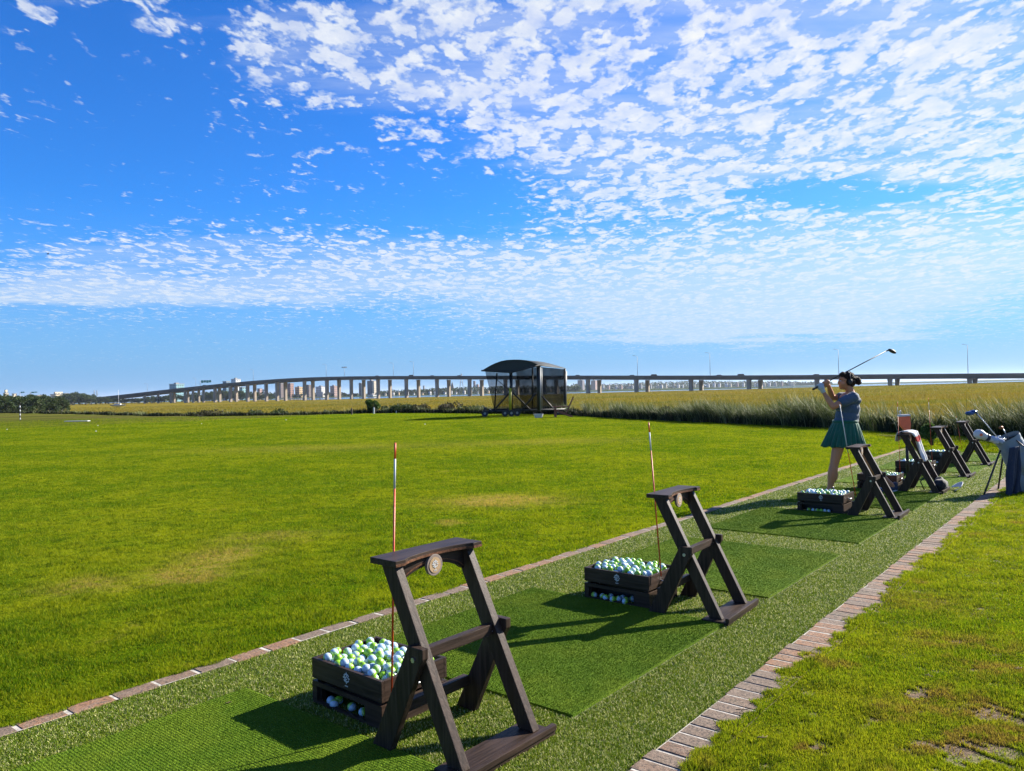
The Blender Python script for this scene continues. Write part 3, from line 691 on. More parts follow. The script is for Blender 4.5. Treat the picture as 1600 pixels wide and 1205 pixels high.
# ------------------------------------------------------------------ two-tone range balls
BR = .0213
def ball_mat():
    m, T, b = mat('two_tone_ball'); s = T.attr('side'); o = T.pos()
    c = T.mixc(T.ramp(s, -.02, .02), (.29, .58, .03), (.50, .66, .80))
    c = T.mixc(T.m('MULTIPLY', T.ramp(T.m('ABSOLUTE', T.m('ADD', s, .24)), .07, .045), .8), c, (.70, .80, .60))
    T.put(b.inputs['Base Color'], c); b.inputs['Roughness'].default_value = .28; b.inputs['Coat Weight'].default_value = .3
    v = T.vor(T.obj(), 320, 'F1'); T.put(b.inputs['Normal'], T.bump(T.ramp(v, .15, .45), .35, .0008)); return m
M['ball'] = ball_mat()
def ball_arrays(nu=20, nv=12):
    mb = MB().ell((0, 0, 0), (BR, BR, BR), nu, nv); V = np.array(mb.v); Fq = np.array(mb.f); return V, Fq
BV, BF = ball_arrays()
ball_me = npmesh('golf_ball', BV, BF, M['ball'], {'side': BV[:, 2]/BR}, True)
def heap(n, i, target):
    """drop balls one at a time into the crate, keep the lowest of several tries"""
    P = []; fl = .162+BR; x0, x1, y0, y1 = .018+BR, CW-.018-BR, .018+BR, CL-.018-BR
    rg = random.Random(100+i); d = 2*BR
    def zat(x, y):
        z = fl
        for q in P:
            h2 = (x-q[0])**2+(y-q[1])**2
            if h2 < d*d: z = max(z, q[2]+math.sqrt(d*d-h2))
        return z
    for k in range(n):
        best = None
        for _ in range(26):
            x = rg.uniform(x0, x1); y = rg.uniform(y0, y1); z = zat(x, y)
            bias = z+.10*((x-CW/2)**2/.07+(y-CL/2)**2/.05)*.12
            if best is None or bias < best[0]: best = (bias, x, y, z)
        _, x, y, z = best
        for _ in range(40):      # roll downhill
            xx = min(max(x+rg.uniform(-.006, .006), x0), x1); yy = min(max(y+rg.uniform(-.006, .006), y0), y1); zz = zat(xx, yy)
            if zz < z: x, y, z = xx, yy, zz
        if z > fl+.085: continue
        P.append((x, y, z))
    return P
def ball_xf(c, p):
    x, y, ph, k = CRT[c]; a = ph-math.pi/2
    return Vector((x+k*(p[0]*math.cos(a)-p[1]*math.sin(a)), y+k*(p[0]*math.sin(a)+p[1]*math.cos(a)), .012+k*p[2]))
ball_list = []
spill = {0: [(.10, .035), (.145, .020), (.125, .062), (.24, .05), (.33, .045)], 1: [(.06, .03), (.13, .034), (.165, .018), (.18, .062), (.225, .012), (.255, .04), (.265, .08), (.31, .05), (.325, .008), (.335, .09)],
         2: [(.12, .03), (.17, .03), (.215, .036), (.26, .03), (.30, .035), (.345, .03)]}
for c in range(6):
    P = heap((140, 138, 122, 105, 105, 105)[c], c, 0)
    lv = [(x, y, BR+.001) for x, y in spill.get(c, [(.1, .03), (.2, .03), (.3, .03)])]
    ball_list += [(c, p, False) for p in P]+[(c, p, True) for p in lv]
random.shuffle(ball_list); ball_list.sort(key=lambda b: (b[0], -b[1][2]+(0 if not b[2] else -1)))
GL = ['range balls heaped in the nearest crate', 'range balls heaped in the second crate', 'range balls heaped in the crate before the golfer']
names = ['the nearest crate', 'the second crate', 'the crate before the golfer']
rest = []; cnt = 0
for (c, p, low) in ball_list:
    loc = ball_xf(c, p); e = Euler((random.uniform(0, 6.3), random.uniform(0, 6.3), random.uniform(0, 6.3)))
    if cnt < 290 and c < 3:
        o = bpy.data.objects.new('golf_ball', ball_me); link(o); o.location = loc; o.rotation_euler = e; cnt += 1
        if low: tag(o, 'range ball in the low front opening of '+names[c], 'golf ball', 'balls in the front opening of '+names[c])
        else: tag(o, 'white and lime range ball heaped in '+names[c], 'golf ball', GL[c])
    else: rest.append((loc, e))
mb_v = []; mb_f = []; sd = []
V8, F8 = ball_arrays(12, 8)
for k, (loc, e) in enumerate(rest):
    mb_v.append(V8 @ np.array(e.to_matrix()).T+np.array(loc)); mb_f.append(F8+k*len(V8)); sd.append(V8[:, 2]/BR)
o = bpy.data.objects.new('golf_balls', npmesh('golf_balls', np.concatenate(mb_v), np.concatenate(mb_f), M['ball'], {'side': np.concatenate(sd)}, True)); link(o)
tag(o, 'white and lime green range balls piled in the far crates', 'golf balls', kind='stuff')
wb = plain('white_ball', (.8, .82, .82), .3, 0, .03, 40, 0); wm = npmesh('lawn_ball', BV, BF, wb, None, True)
for (px, py) in ((11, 672), (153, 666), (315, 663), (150, 675), (447, 657), (664, 664)):
    g = gnd(px, py); o = bpy.data.objects.new('golf_ball', wm); link(o); o.location = (g.x, g.y, BR+.012); o.scale = (1.15,)*3
    tag(o, 'white range ball lying alone out on the far lawn', 'golf ball', 'stray white balls on the lawn')

# ------------------------------------------------------------------ alignment sticks
SL = ['orange alignment stick with a white band rising behind the nearest bag stand', 'orange alignment stick rising behind the second bag stand', 'thin alignment stick leaning in front of the golfer, its upper half white',
      'red alignment stick left of the orange jug', 'thin red stick by the bag stand beyond the towel', 'thin red stick by the farthest bag stand']
def stick(i, top, bot, Yb, lab):
    # bottom rests in the crate's rear right corner area
    g = Yb; B = atY(bot[0], bot[1], Yb); Tp = atY(top[0], top[1], Yb+.03)
    d = (Tp-B); r = empty('alignment_stick', B); q = .0045 if i < 2 else (.0045 if i == 2 else .0032)
    MB().tube([(0, 0, 0), d*.815], q, 8).build('lower_rod', M['orange'], r)
    if i == 2: MB().tube([d*.47, d], q*1.1, 8).build('white_band', M['white'], r)
    else:
        MB().tube([d*.8151, d*.935], q*1.06, 8).build('white_band', M['white'], r); MB().tube([d*.9351, d], q, 8).build('tip', M['orange'], r)
    tag(r, lab, 'alignment stick', 'alignment sticks beside the crates')
stick(0, (617.5, 692), (612, 1082), local(0, .10, -.50).y, SL[0])
stick(1, (1013.5, 660), (1033, 900), 5.20, SL[1])
stick(2, (1312, 632), (1337, 775), 8.75, SL[2])
stick(3, (1402, 628), (1407, 752), 10.4, SL[3])
stick(4, (1450.5, 622), (1457, 726), 12.05, SL[4])
stick(5, (1494, 650), (1503, 703), 13.7, SL[5])
#@@PART2
# ------------------------------------------------------------------ marsh grass and reeds beyond the lawn
def marsh_mat(name, cols, straw, trans=.4, sc=.12):
    m, T, b = mat(name); p = T.mapping(T.pos(), scale=(.45, 1.2, 0)); r = T.attr('rnd'); t = T.attr('tip')
    n = T.noise(p, sc, 5, .62); n2 = T.noise(p, sc*6, 4, .6)
    c = T.mixc(T.ramp(n, .38, .62), cols[0], cols[1]); c = T.mixc(T.ramp(n2, .55, .75), c, cols[2])
    c = T.mixc(T.ramp(r, .72, .95), c, straw)
    T.put(b.inputs['Base Color'], c); b.inputs['Roughness'].default_value = .6; b.inputs['Specular IOR Level'].default_value = .2
    tr = T.new('ShaderNodeBsdfTranslucent'); T.put(tr.inputs[0], c); mx = T.new('ShaderNodeMixShader'); mx.inputs[0].default_value = trans
    T.l.new(b.outputs[0], mx.inputs[1]); T.l.new(tr.outputs[0], mx.inputs[2]); T.l.new(mx.outputs[0], m.node_tree.nodes['Material Output'].inputs[0]); return m
def marsh():
    mg = marsh_mat('marsh_grass', ((.25, .185, .012), (.165, .17, .013), (.080, .105, .013)), (.33, .28, .065), .4, .05)
    X = []; Y = []
    for y0, y1, n in ((20, 45, 100000), (45, 80, 130000), (80, 140, 110000), (140, 260, 100000), (260, 430, 60000)):
        def keep(x, y): return in_view(x, y, 3) & (beyond(x, y) > 1.5) & (y < far_y(x))
        x, y = sample(n, (-y1*.72, y1*.72), (y0, y1), keep); X.append(x); Y.append(y)
    x = np.concatenate(X); y = np.concatenate(Y); n = len(x)
    cl = .75+.5*(np.sin(x*.35+np.sin(y*.2)*2)*np.sin(y*.23+1.3*np.sin(x*.11)))
    h = RNG.uniform(.30, .55, n)*cl; w = RNG.uniform(.006, .014, n)*(1+y*.036)
    o = blades('marsh_grass', np.stack([x, y, ground_z(x, y)-.02], 1), h, w, RNG.uniform(.1, .9, n), mg, segs=2)
    tag(o, 'golden olive marsh grass stretching to the bridge', 'marsh grass', kind='stuff')
    # tall arching reeds along the edge of the lawn
    mr = marsh_mat('edge_reeds', ((.065, .092, .025), (.125, .155, .042), (.18, .19, .065)), (.40, .41, .23), .3, .5)
    X = []; Y = []; H = []
    xs = RNG.uniform(-75, 40, 5200); rightness = np.interp(xs, [-75, -10, 3, 8, 12, 14, 20, 40], [.5, .6, .95, 1.3, 1.65, 2.0, 2.2, 2.2])
    keep = RNG.uniform(0, 1, len(xs)) < np.interp(xs, [-75, -20, 0, 6, 14], [.25, .35, .8, 1, 1]); xs = xs[keep]; rightness = rightness[keep]
    # more clumps where the edge comes close
    xs2 = RNG.uniform(5, 17, 2200); xs = np.concatenate([xs, xs2]); rightness = np.concatenate([rightness, np.interp(xs2, [3, 8, 12, 14, 17], [1.0, 1.3, 1.65, 2.0, 2.15])])
    dep = RNG.uniform(0, 1, len(xs))**1.3*np.interp(xs, [-20, 5, 12], [4, 6.5, 9])
    g = np.gradient(EY, EX); sl = np.interp(xs, EX, g); nx = -sl/np.sqrt(1+sl**2); ny = 1/np.sqrt(1+sl**2)
    cx = xs+nx*dep; cy = edgeY(xs)+ny*dep
    nb = 48; px = []; py = []; hh = []; az = []; ln = []
    rad = RNG.uniform(.12, .38, len(xs))
    a = RNG.uniform(0, 2*np.pi, (len(xs), nb)); rr = np.sqrt(RNG.uniform(0, 1, (len(xs), nb)))*rad[:, None]
    x = (cx[:, None]+np.cos(a)*rr).ravel(); y = (cy[:, None]+np.sin(a)*rr).ravel()
    h = (rightness*RNG.uniform(.62, 1.02, len(xs))*(.98+.14*np.sin(xs*1.9+np.sin(xs*.7)*2)))[:, None]*RNG.uniform(.65, 1.0, (len(xs), nb)); h = h.ravel()
    wind = 2.6; az = np.where(RNG.uniform(0, 1, len(x)) < .45, a.ravel(), RNG.normal(wind, .9, len(x)))
    k = in_view(x, y, 3); x, y, h, az = x[k], y[k], h[k], az[k]; n = len(x)
    w = RNG.uniform(.007, .015, n)*(1+y*.024)
    o = blades('tall_reeds', np.stack([x, y, ground_z(x, y)-.02], 1), h, w, RNG.uniform(.25, 1.5, n), mr, segs=4, azim=az, curve=.85)
    tag(o, 'grey green arching reeds with dark bases edging the lawn', 'reeds', kind='stuff')
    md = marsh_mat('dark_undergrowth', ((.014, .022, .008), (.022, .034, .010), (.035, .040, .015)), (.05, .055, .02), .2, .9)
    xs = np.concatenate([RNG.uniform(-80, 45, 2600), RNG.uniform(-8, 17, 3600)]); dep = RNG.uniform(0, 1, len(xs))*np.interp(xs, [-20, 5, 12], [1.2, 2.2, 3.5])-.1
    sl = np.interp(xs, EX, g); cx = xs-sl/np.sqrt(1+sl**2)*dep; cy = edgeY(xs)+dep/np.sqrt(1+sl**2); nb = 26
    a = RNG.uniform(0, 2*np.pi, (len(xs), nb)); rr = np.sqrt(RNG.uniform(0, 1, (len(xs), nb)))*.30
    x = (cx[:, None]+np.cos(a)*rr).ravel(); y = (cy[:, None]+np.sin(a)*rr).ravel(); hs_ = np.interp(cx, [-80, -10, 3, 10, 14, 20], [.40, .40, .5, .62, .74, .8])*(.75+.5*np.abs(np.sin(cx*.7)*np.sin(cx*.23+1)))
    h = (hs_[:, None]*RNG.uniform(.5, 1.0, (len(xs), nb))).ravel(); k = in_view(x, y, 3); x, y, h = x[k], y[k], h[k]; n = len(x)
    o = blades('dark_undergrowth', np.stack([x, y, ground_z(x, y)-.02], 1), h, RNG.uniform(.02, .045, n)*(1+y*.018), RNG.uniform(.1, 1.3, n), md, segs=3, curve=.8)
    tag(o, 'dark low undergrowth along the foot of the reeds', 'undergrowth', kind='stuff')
marsh()

# ------------------------------------------------------------------ foliage
def leaf_mat(name, a, b_, c3):
    m, T, b = mat(name); r = T.attr('rnd'); p = T.pos()
    c = T.mixc(r, a, b_); c = T.mixc(T.ramp(T.noise(p, .5, 3, .6), .55, .7), c, c3)
    T.put(b.inputs['Base Color'], c); b.inputs['Roughness'].default_value = .6; b.inputs['Specular IOR Level'].default_value = .2
    tr = T.new('ShaderNodeBsdfTranslucent'); T.put(tr.inputs[0], c); mx = T.new('ShaderNodeMixShader'); mx.inputs[0].default_value = .3
    T.l.new(b.outputs[0], mx.inputs[1]); T.l.new(tr.outputs[0], mx.inputs[2]); T.l.new(mx.outputs[0], m.node_tree.nodes['Material Output'].inputs[0]); return m
M['leaf'] = leaf_mat('oak_leaves', (.030, .055, .016), (.065, .10, .026), (.085, .095, .03))
M['leaf2'] = leaf_mat('bright_shrub_leaves', (.05, .10, .018), (.10, .17, .03), (.08, .13, .03))
M['leaf3'] = leaf_mat('brown_shrub_leaves', (.05, .05, .022), (.10, .085, .035), (.13, .10, .05))
M['bark'] = plain('bark', (.09, .07, .055), .9, 0, .3, 6, .5)
def leaf_cloud(name, centers, radii, n, size, m, seed=0, squash=.75):
    rg = np.random.default_rng(seed); k = rg.integers(0, len(centers), n)
    d = rg.normal(size=(n, 3)); d /= np.linalg.norm(d, axis=1)[:, None]; rr = rg.uniform(.25, 1, n)**.5
    C = np.array(centers)[k]+d*(np.array(radii)[k]*rr)[:, None]*np.array([1, 1, squash])
    a = rg.normal(size=(n, 3)); a /= np.linalg.norm(a, axis=1)[:, None]; b = np.cross(a, rg.normal(size=(n, 3))); b /= np.linalg.norm(b, axis=1)[:, None]
    s = size*rg.uniform(.6, 1.3, n)[:, None]
    V = np.stack([C-a*s, C+b*s*.55, C+a*s, C-b*s*.55], 1).reshape(-1, 3); Fa = np.arange(4*n).reshape(n, 4)
    return npmesh(name, V, Fa, m, {'rnd': np.repeat(rg.uniform(0, 1, n), 4)})
def tree_meshes(v, m):
    rg = random.Random(v); trunk = MB(); cs = []; rs = []
    H = 8.0; tp = [(0, 0, -.3), (rg.uniform(-.2, .2), rg.uniform(-.2, .2), 1.6), (rg.uniform(-.4, .4), rg.uniform(-.4, .4), 3.6)]
    trunk.tube(tp, [.32, .24, .17], 7)
    for k in range(10):
        a = k*2.4+rg.random(); r = rg.uniform(1.4, 3.2); z = rg.uniform(1.6, 6.6)
        e = (r*math.cos(a), r*math.sin(a), z); trunk.tube([tp[2], (e[0]*.5, e[1]*.5, (z+3.6)/2+.3), e], [.12, .08, .03], 5)
        cs.append(e); rs.append(rg.uniform(1.1, 1.9))
        for q in range(2): cs.append((e[0]+rg.uniform(-1.2, 1.2), e[1]+rg.uniform(-1.2, 1.2), e[2]+rg.uniform(-1.6, 1.1))); rs.append(rg.uniform(.5, 1.1))
    cs.append((0, 0, 6.4)); rs.append(1.8)
    return trunk.mesh('trunk', M['bark']), leaf_cloud('crown', cs, rs, 3400, .26, m, v)
TREES = [tree_meshes(v, M['leaf']) for v in range(4)]
def tree(loc, s, rz, v, label, group, sz=1.0):
    r = empty('oak_tree', loc, rz); r.scale = (s, s, s*sz)
    for nm, me in (('trunk', TREES[v][0]), ('crown', TREES[v][1])): o = bpy.data.objects.new(nm, me); link(o); o.parent = r
    tag(r, label, 'tree', group)
rg = random.Random(5)
for k in range(26):      # dark grove at the left, beyond the range
    px = -22+k*4.9+rg.uniform(-2, 2); Y = rg.uniform(205, 265) if k % 2 else rg.uniform(180, 215)
    p = atY(px, 640, Y); z = float(marsh_z(np.array(p.x), np.array(Y)))-.5; top = atY(px, 620+3*math.sin(k*1.3)+rg.uniform(-2, 2.5)+max(0, px-78)*.28, Y).z
    tree((p.x, Y, z), max(.35, (top-z)/7.6), rg.uniform(0, 6), k % 4, 'dark green oak in the dense grove at the left edge of the marsh', 'oaks of the left grove', 1.0)
for k in range(30):      # second, more distant stand reaching under the bridge approach
    px = 96+k*5.4+rg.uniform(-2, 2); Y = rg.uniform(700, 790); p = atY(px, 630, Y); z = float(marsh_z(np.array(p.x), np.array(Y)))-.4
    ty = np.interp(px, [90, 120, 135, 160, 200, 260], [617, 611, 614, 619, 621, 620])+rg.uniform(-1.5, 1.5); top = atY(px, ty, Y).z
    tree((p.x, Y, z), max(.6, (top-z)/7.6), rg.uniform(0, 6), k % 4, 'hazy dark oak in front of the low end of the bridge', 'oaks at the low end of the bridge', .9)
for k in range(34):      # trees behind the left piers
    px = 236+k*5.7+rg.uniform(-2, 2); Y = rg.uniform(860, 960); p = atY(px, 630, Y); z = -3.1
    ty = np.interp(px, [230, 300, 340, 380, 430], [617, 613, 608, 610, 614])+rg.uniform(-2, 2); top = atY(px, ty, Y).z
    tree((p.x, Y, z-1.5), max(.6, (top-z)/7.0), rg.uniform(0, 6), k % 4, 'green tree standing behind the left piers of the bridge', 'trees behind the left piers', .9)
def shrub(px, py, w, h, m, label, seed):
    g = gnd(px, py); x = g.x; y = float(edgeY(np.array(x)))+.9; s = y/g.y; z = float(ground_z(np.array([x*s]), np.array([y]))[0])
    h *= .62; r = empty('shrub', (x*s, y, z)); rg = random.Random(seed)
    st_ = MB()
    cs = []; rs = []
    for k in range(9):
        a = rg.uniform(0, 6.3); e = (math.cos(a)*w*.42*rg.random(), math.sin(a)*w*.4*rg.random(), h*rg.uniform(.35, .85)); st_.tube([(0, 0, 0), (e[0]*.5, e[1]*.5, e[2]*.6), e], [.03, .02, .008], 5)
        cs.append(e); rs.append(rg.uniform(.22, .38)*max(w, h)*.7)
    st_.build('stem', M['bark'], r); o = bpy.data.objects.new('foliage', leaf_cloud('foliage', cs, rs, 1500, .075, m, seed)); link(o); o.parent = r
    tag(r, label, 'shrub', 'shrubs along the edge of the lawn')
SH = [(515, 648, 1.1, 1.3, 'leaf3', 'brownish dark shrub left of the weathered stakes at the lawn edge'), (586, 647, 1.2, 1.9, 'leaf2', 'bright green upright shrub beside the short white post'), (612, 646, 1.7, 1.25, 'leaf', 'round dark shrub right of the bright green one'),
      (636, 646, 2.2, 1.1, 'leaf', 'low wide dark shrub in the middle of the lawn edge'), (655, 646, 1.6, 1.2, 'leaf3', 'brown and dark shrub at the right end of the dark row'), (700, 646, 2.0, 1.3, 'leaf3', 'dry brown bush left of the net shelter'),
      (737, 648, 2.4, .95, 'leaf', 'low dark shrub right beside the net shelter'), (1045, 658, 1.6, 1.2, 'leaf3', 'tall dry bush among the reeds right of the shelter'), (400, 650, 2.2, .8, 'leaf', 'low dark shrub at the left part of the lawn edge'),
      (340, 651, 3, .8, 'leaf3', 'low olive shrub left along the marsh edge'), (440, 650, 2.6, .9, 'leaf', 'dark spreading shrub below the left piers'), (1456, 668, .45, .8, 'leaf2', 'small green plant above the second farthest bag stand')]
for i, (px, py, w, h, m, lab) in enumerate(SH): shrub(px, py, w, h, M[m], lab, 50+i)
def wood_belt(name, px0, px1, Y0, Y1, zb, tops, n, label):
    rg = np.random.default_rng(11); C = []; Rr = []
    px = px0
    while px < px1:
        Y = rg.uniform(Y0, Y1); ty = np.interp(px, [t[0] for t in tops], [t[1] for t in tops])+rg.uniform(-1.6, 1.6)
        p = atY(px, ty, Y); r = max(2.0, (p.z-zb)*.42)
        z = p.z-r*.7
        while z > zb-r*.2: C.append((p.x+rg.uniform(-2, 2), Y, z)); Rr.append(r); z -= r*.9
        px += rg.uniform(1.2, 3.4)*1200/Y*.9+.6
    me = leaf_cloud(name, C, Rr, n, 1.15*Y0/1300, M['leaf'], 3, .8); o = bpy.data.objects.new(name, me); link(o); tag(o, label, 'trees', kind='stuff')
wood_belt('distant_wood', 590, 905, 1290, 1360, -3.1, [(590, 612), (655, 608), (700, 606), (760, 605), (905, 603)], 26000, 'far shoreline trees seen under the middle of the bridge')
wood_belt('distant_wood', 895, 1300, 2100, 2250, -2.9, [(895, 600), (955, 600), (1030, 597.5), (1100, 596), (1180, 596.5), (1245, 597), (1300, 598)], 26000, 'hazy wooded far shore right of the shelter')
wood_belt('distant_wood', 405, 560, 1290, 1360, -3.1, [(405, 613), (470, 616), (520, 614), (560, 616)], 9000, 'low far trees under the left half of the bridge')

# ------------------------------------------------------------------ bridge
DX = [100, 150, 300, 446, 600, 743, 919, 1171, 1515, 1700]; DY = [800, 780, 720, 660, 600, 560, 500, 450, 400, 385]
TPX = [(60, 629), (100, 625.5), (151, 621), (200, 616), (220, 613.2), (268, 608), (335, 600.6), (400, 594.4), (470, 590), (500, 589), (580, 587.7), (750, 587.3), (885, 587), (1060, 587), (1240, 586.3), (1400, 584.6), (1600, 583), (1700, 582.4)]
def dY(px): return float(np.interp(px, DX, DY))
def tpy(px): return float(np.interp(px, [t[0] for t in TPX], [t[1] for t in TPX]))
def bridge():
    r = empty('highway_bridge', (atY(743, 610, 560).x, 560, -2.5)); inv = Vector(r.location)
    ts = np.arange(70, 1712, 14.0)
    pts = []
    for px in ts: pts.append(atY(px, tpy(px), dY(px)))
    # smooth a little
    zs = np.array([p.z for p in pts]); kz = np.convolve(np.pad(zs, 3, 'edge'), np.ones(7)/7, 'valid')
    for p, z in zip(pts, kz): p.z = z
    def band(name, m, off0, off1, z0, z1, parent):
        mb = MB(); vs = []
        for i, p in enumerate(pts):
            t = (pts[min(i+1, len(pts)-1)]-pts[max(i-1, 0)]); t.z = 0; t.normalize(); n = Vector((-t.y, t.x, 0)); q = p-inv
            vs += [q+n*off0+Vector((0, 0, z0)), q+n*off0+Vector((0, 0, z1)), q+n*off1+Vector((0, 0, z1)), q+n*off1+Vector((0, 0, z0))]
        fs = []
        for i in range(len(pts)-1):
            for k in range(4): fs.append((4*i+k, 4*i+(k+1) % 4, 4*i+4+(k+1) % 4, 4*i+4+k))
        mb.add(vs, fs); return mb.build(name, m, parent)
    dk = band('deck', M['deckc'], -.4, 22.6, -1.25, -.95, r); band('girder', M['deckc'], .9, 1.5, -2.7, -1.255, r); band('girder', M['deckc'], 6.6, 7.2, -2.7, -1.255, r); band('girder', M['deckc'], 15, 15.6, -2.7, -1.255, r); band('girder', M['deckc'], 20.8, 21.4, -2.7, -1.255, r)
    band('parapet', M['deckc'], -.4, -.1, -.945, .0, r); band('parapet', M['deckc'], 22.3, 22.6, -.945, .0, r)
    piers = [(226, 0), (247, 0), (267, 0), (272, 1), (289, 0), (293.5, 1), (301.5, 0), (310.5, 1), (318, 0), (336, 0), (343, 1), (360, 0), (369, 1), (387, 0), (398, 1), (416, 0), (433, 0), (446, 1), (476, 0), (489, 1), (511, 0), (530, 1), (549, 0), (568.5, 1), (591, 0), (609.5, 1), (635, 0), (654, 1), (683, 0), (701.5, 1),
             (734, 0), (753, 1), (790, 0), (809, 1), (851, 0), (869.5, 1), (919, 0), (936.7, 1), (994.6, 0), (1012, 1), (1080, 0), (1096, 1), (1170.6, 0), (1188.5, 1), (1277, 0), (1292, 1), (1391, 0), (1402.5, 1), (1515.5, 0), (1524, 1)]
    for px, far in piers:
        Y = dY(px)+(16.5 if far else 3.2); p = atY(px, 610, Y); zt = float(np.interp(px, ts, kz))-2.72; gz = float(marsh_z(np.array(p.x), np.array(Y)))-4.5
        mb = MB(); w = 1.15 if px > 540 else 1.25
        if px < 330: w = .95
        x, y = p.x-inv.x, Y-inv.y; w *= .92; d = w*.95; lo, hi = gz-inv.z, zt-inv.z
        rm = Matrix.Translation((x, y, 0)) @ Matrix.Rotation(R(-34), 4, 'Z')
        mb.box((-w, -d, lo), (w, d, hi-1.3), mat=rm)
        q = [(-w, hi-1.297), (w, hi-1.297), (w*1.16, hi-.5), (w*1.16, hi+.02), (-w*1.16, hi+.02), (-w*1.16, hi-.5)]
        mb.prism(q, -d*1.05, d*1.05, 'y', mat=rm)
        mb.build('pier', M['concrete'], r)
    tag(r, 'long grey concrete highway bridge on tall piers crossing behind the marsh', 'bridge')
    return ts, kz
BT, BZ = bridge()
def deck_pt(px, dy=1.0):
    Y = dY(px)+dy; p = atY(px, 600, Y); return Vector((p.x, Y, float(np.interp(px, BT, BZ))-.94))
def lamp_post(px, ytop, label, mast=False):
    b = deck_pt(px, 11.0 if not mast else 11.0); top = atY(px, ytop, b.y).z; h = top-b.z; r = empty('street_lamp', b)
    MB().tube([(0, 0, 0), (0, 0, h)], [.16, .10], 6).build('pole', M['galv'], r)
    if mast:
        for k in range(6):
            a = k*math.pi/3; mb = MB(); mb.tube([(0, 0, h-.2), (1.6*math.cos(a), 1.6*math.sin(a), h)], .08, 5); mb.box((1.6*math.cos(a)-.6, 1.6*math.sin(a)-.4, h-.3), (1.6*math.cos(a)+.6, 1.6*math.sin(a)+.4, h+.35)); mb.build('floodlight', M['galv'], r)
    else:
        mb = MB(); mb.tube([(0, 0, h-.1), (-.8, 0, h+.4), (-2.0, 0, h+.55)], .08, 5); mb.build('arm', M['galv'], r)
        mb = MB(); mb.box((-2.9, -.2, h+.45), (-2.0, .2, h+.65)); mb.build('lamp_head', M['galv'], r)
    tag(r, label, 'street lamp', 'lamp posts on the bridge')
for px, yt, lab in ((996.5, 557, 'lamp post on the bridge first to the right of the shelter'), (1110, 552.5, 'lamp post on the bridge halfway between the shelter and the golfer'), (1311, 547, 'lamp post on the bridge right behind the raised golf club'), (1513, 539.5, 'lamp post on the bridge near the right edge, above the golf bag'),
                    (510, 570, 'thin lamp post on the bridge just left of the floodlight mast'), (615, 568, 'left one of two thin lamp posts between floodlight mast and shelter'), (646.5, 566, 'right one of two thin lamp posts between floodlight mast and shelter'), (306, 591.5, 'lamp post left of the teal road sign'),
                    (230, 600, 'faint lamp post over the low left end of the bridge'), (396, 578, 'thin lamp post above the left slope of the bridge')): lamp_post(px, yt, lab)
lamp_post(538.5, 574, 'tall mast with a cluster of floodlights above the bridge', True)
def car_mesh(L, H, Wd, cab, m):
    r = []; body = MB(); 
    prof = [(-L/2, .35), (L/2, .35), (L/2, .85), (L/2-.15, .95), (cab[1]+.5, 1.02), (cab[1], H), (cab[0], H), (cab[0]-.45, 1.05), (-L/2+.1, 1.0), (-L/2, .85)]
    body.prism(prof, -Wd/2, Wd/2, 'y'); return body
def vehicle(px, dy, kind, colr, label):
    p = deck_pt(px, dy); r = empty(kind[0], p); L, H, cab = kind[1:]
    car_mesh(L, H, 1.85, cab, None).build('body', plain('car_paint', colr, .35, .2, .03, 2, 0), r, .05)
    gl = MB(); gl.prism([(cab[0]-.25, 1.12), (cab[1]+.28, 1.12), (cab[1]-.05, H-.12), (cab[0]+.05, H-.12)], -.935, .935, 'y'); gl.build('windows', M['black'], r)
    for x in (-L*.32, L*.32):
        for y in (-.95, .75):
            w = MB(); w.prism([(x+.34*math.cos(k*math.pi/6), .34+.34*math.sin(k*math.pi/6)) for k in range(12)], y, y+.2, 'y'); w.build('wheel', M['black'], r)
    tag(r, label, kind[0].replace('_', ' '), 'vehicles on the bridge')
CAR = ('car', 4.5, 1.45, (-1.3, .9)); SUV = ('sport_utility_vehicle', 4.9, 1.85, (-2.0, 1.0)); PK = ('pickup_truck', 5.8, 1.9, (-.6, 1.4))
for a in ((1023, 4, SUV, (.02, .02, .025), 'black boxy vehicle on the bridge right of the shelter'), (988, 4, CAR, (.12, .13, .15), 'grey car on the bridge under the lamp post right of the shelter'), (1159, 4, SUV, (.02, .02, .03), 'dark vehicle on the bridge between two lamp posts'), (1124, 4, CAR, (.2, .2, .22), 'pale grey car on the bridge just right of a lamp post'),
          (1276, 4, CAR, (.015, .015, .02), 'black car on the bridge just left of the golfer'), (903, 4, CAR, (.1, .11, .13), 'grey car on the bridge beside the shelter roof'), (590, 4, CAR, (.08, .1, .14), 'small dark car high on the bridge right of the floodlight mast'), (644, 4, SUV, (.18, .19, .2), 'grey van-like car on the bridge at the pair of lamp posts'),
          (676, 4, CAR, (.15, .16, .18), 'small grey car midway between the lamp posts and the shelter'), (718, 4, CAR, (.05, .05, .07), 'dark car on the bridge left of the shelter'), (320, 4, CAR, (.05, .05, .06), 'dark car beneath the teal road sign')): vehicle(*a)
def road_sign(px, yc, w, h, Y, zb, label, panels):
    p = atY(px, yc, Y); r = empty('overhead_road_sign', (p.x, Y, zb)); hz = p.z-zb
    MB().tube([(-w/2-1, 0, 0), (-w/2-1, 0, hz+h/2)], .2, 6).build('post', M['galv'], r); MB().tube([(-w/2-1, 0, hz), (w/2+.5, 0, hz)], .15, 6).build('beam', M['galv'], r)
    x = -w/2
    for k in range(panels):
        ww = w/panels-.35; MB().box((x, -.25, hz-h/2+.3*(k % 2)), (x+ww, -.16, hz+h/2)).build('sign_panel', M['signg'], r); x += w/panels
    tag(r, label, 'road sign', 'green road signs by the bridge')
q = deck_pt(322, 6); road_sign(322.5, 596.3, 9.6, 2.4, q.y, q.z, 'teal overhead road sign standing on the left slope of the bridge', 4)
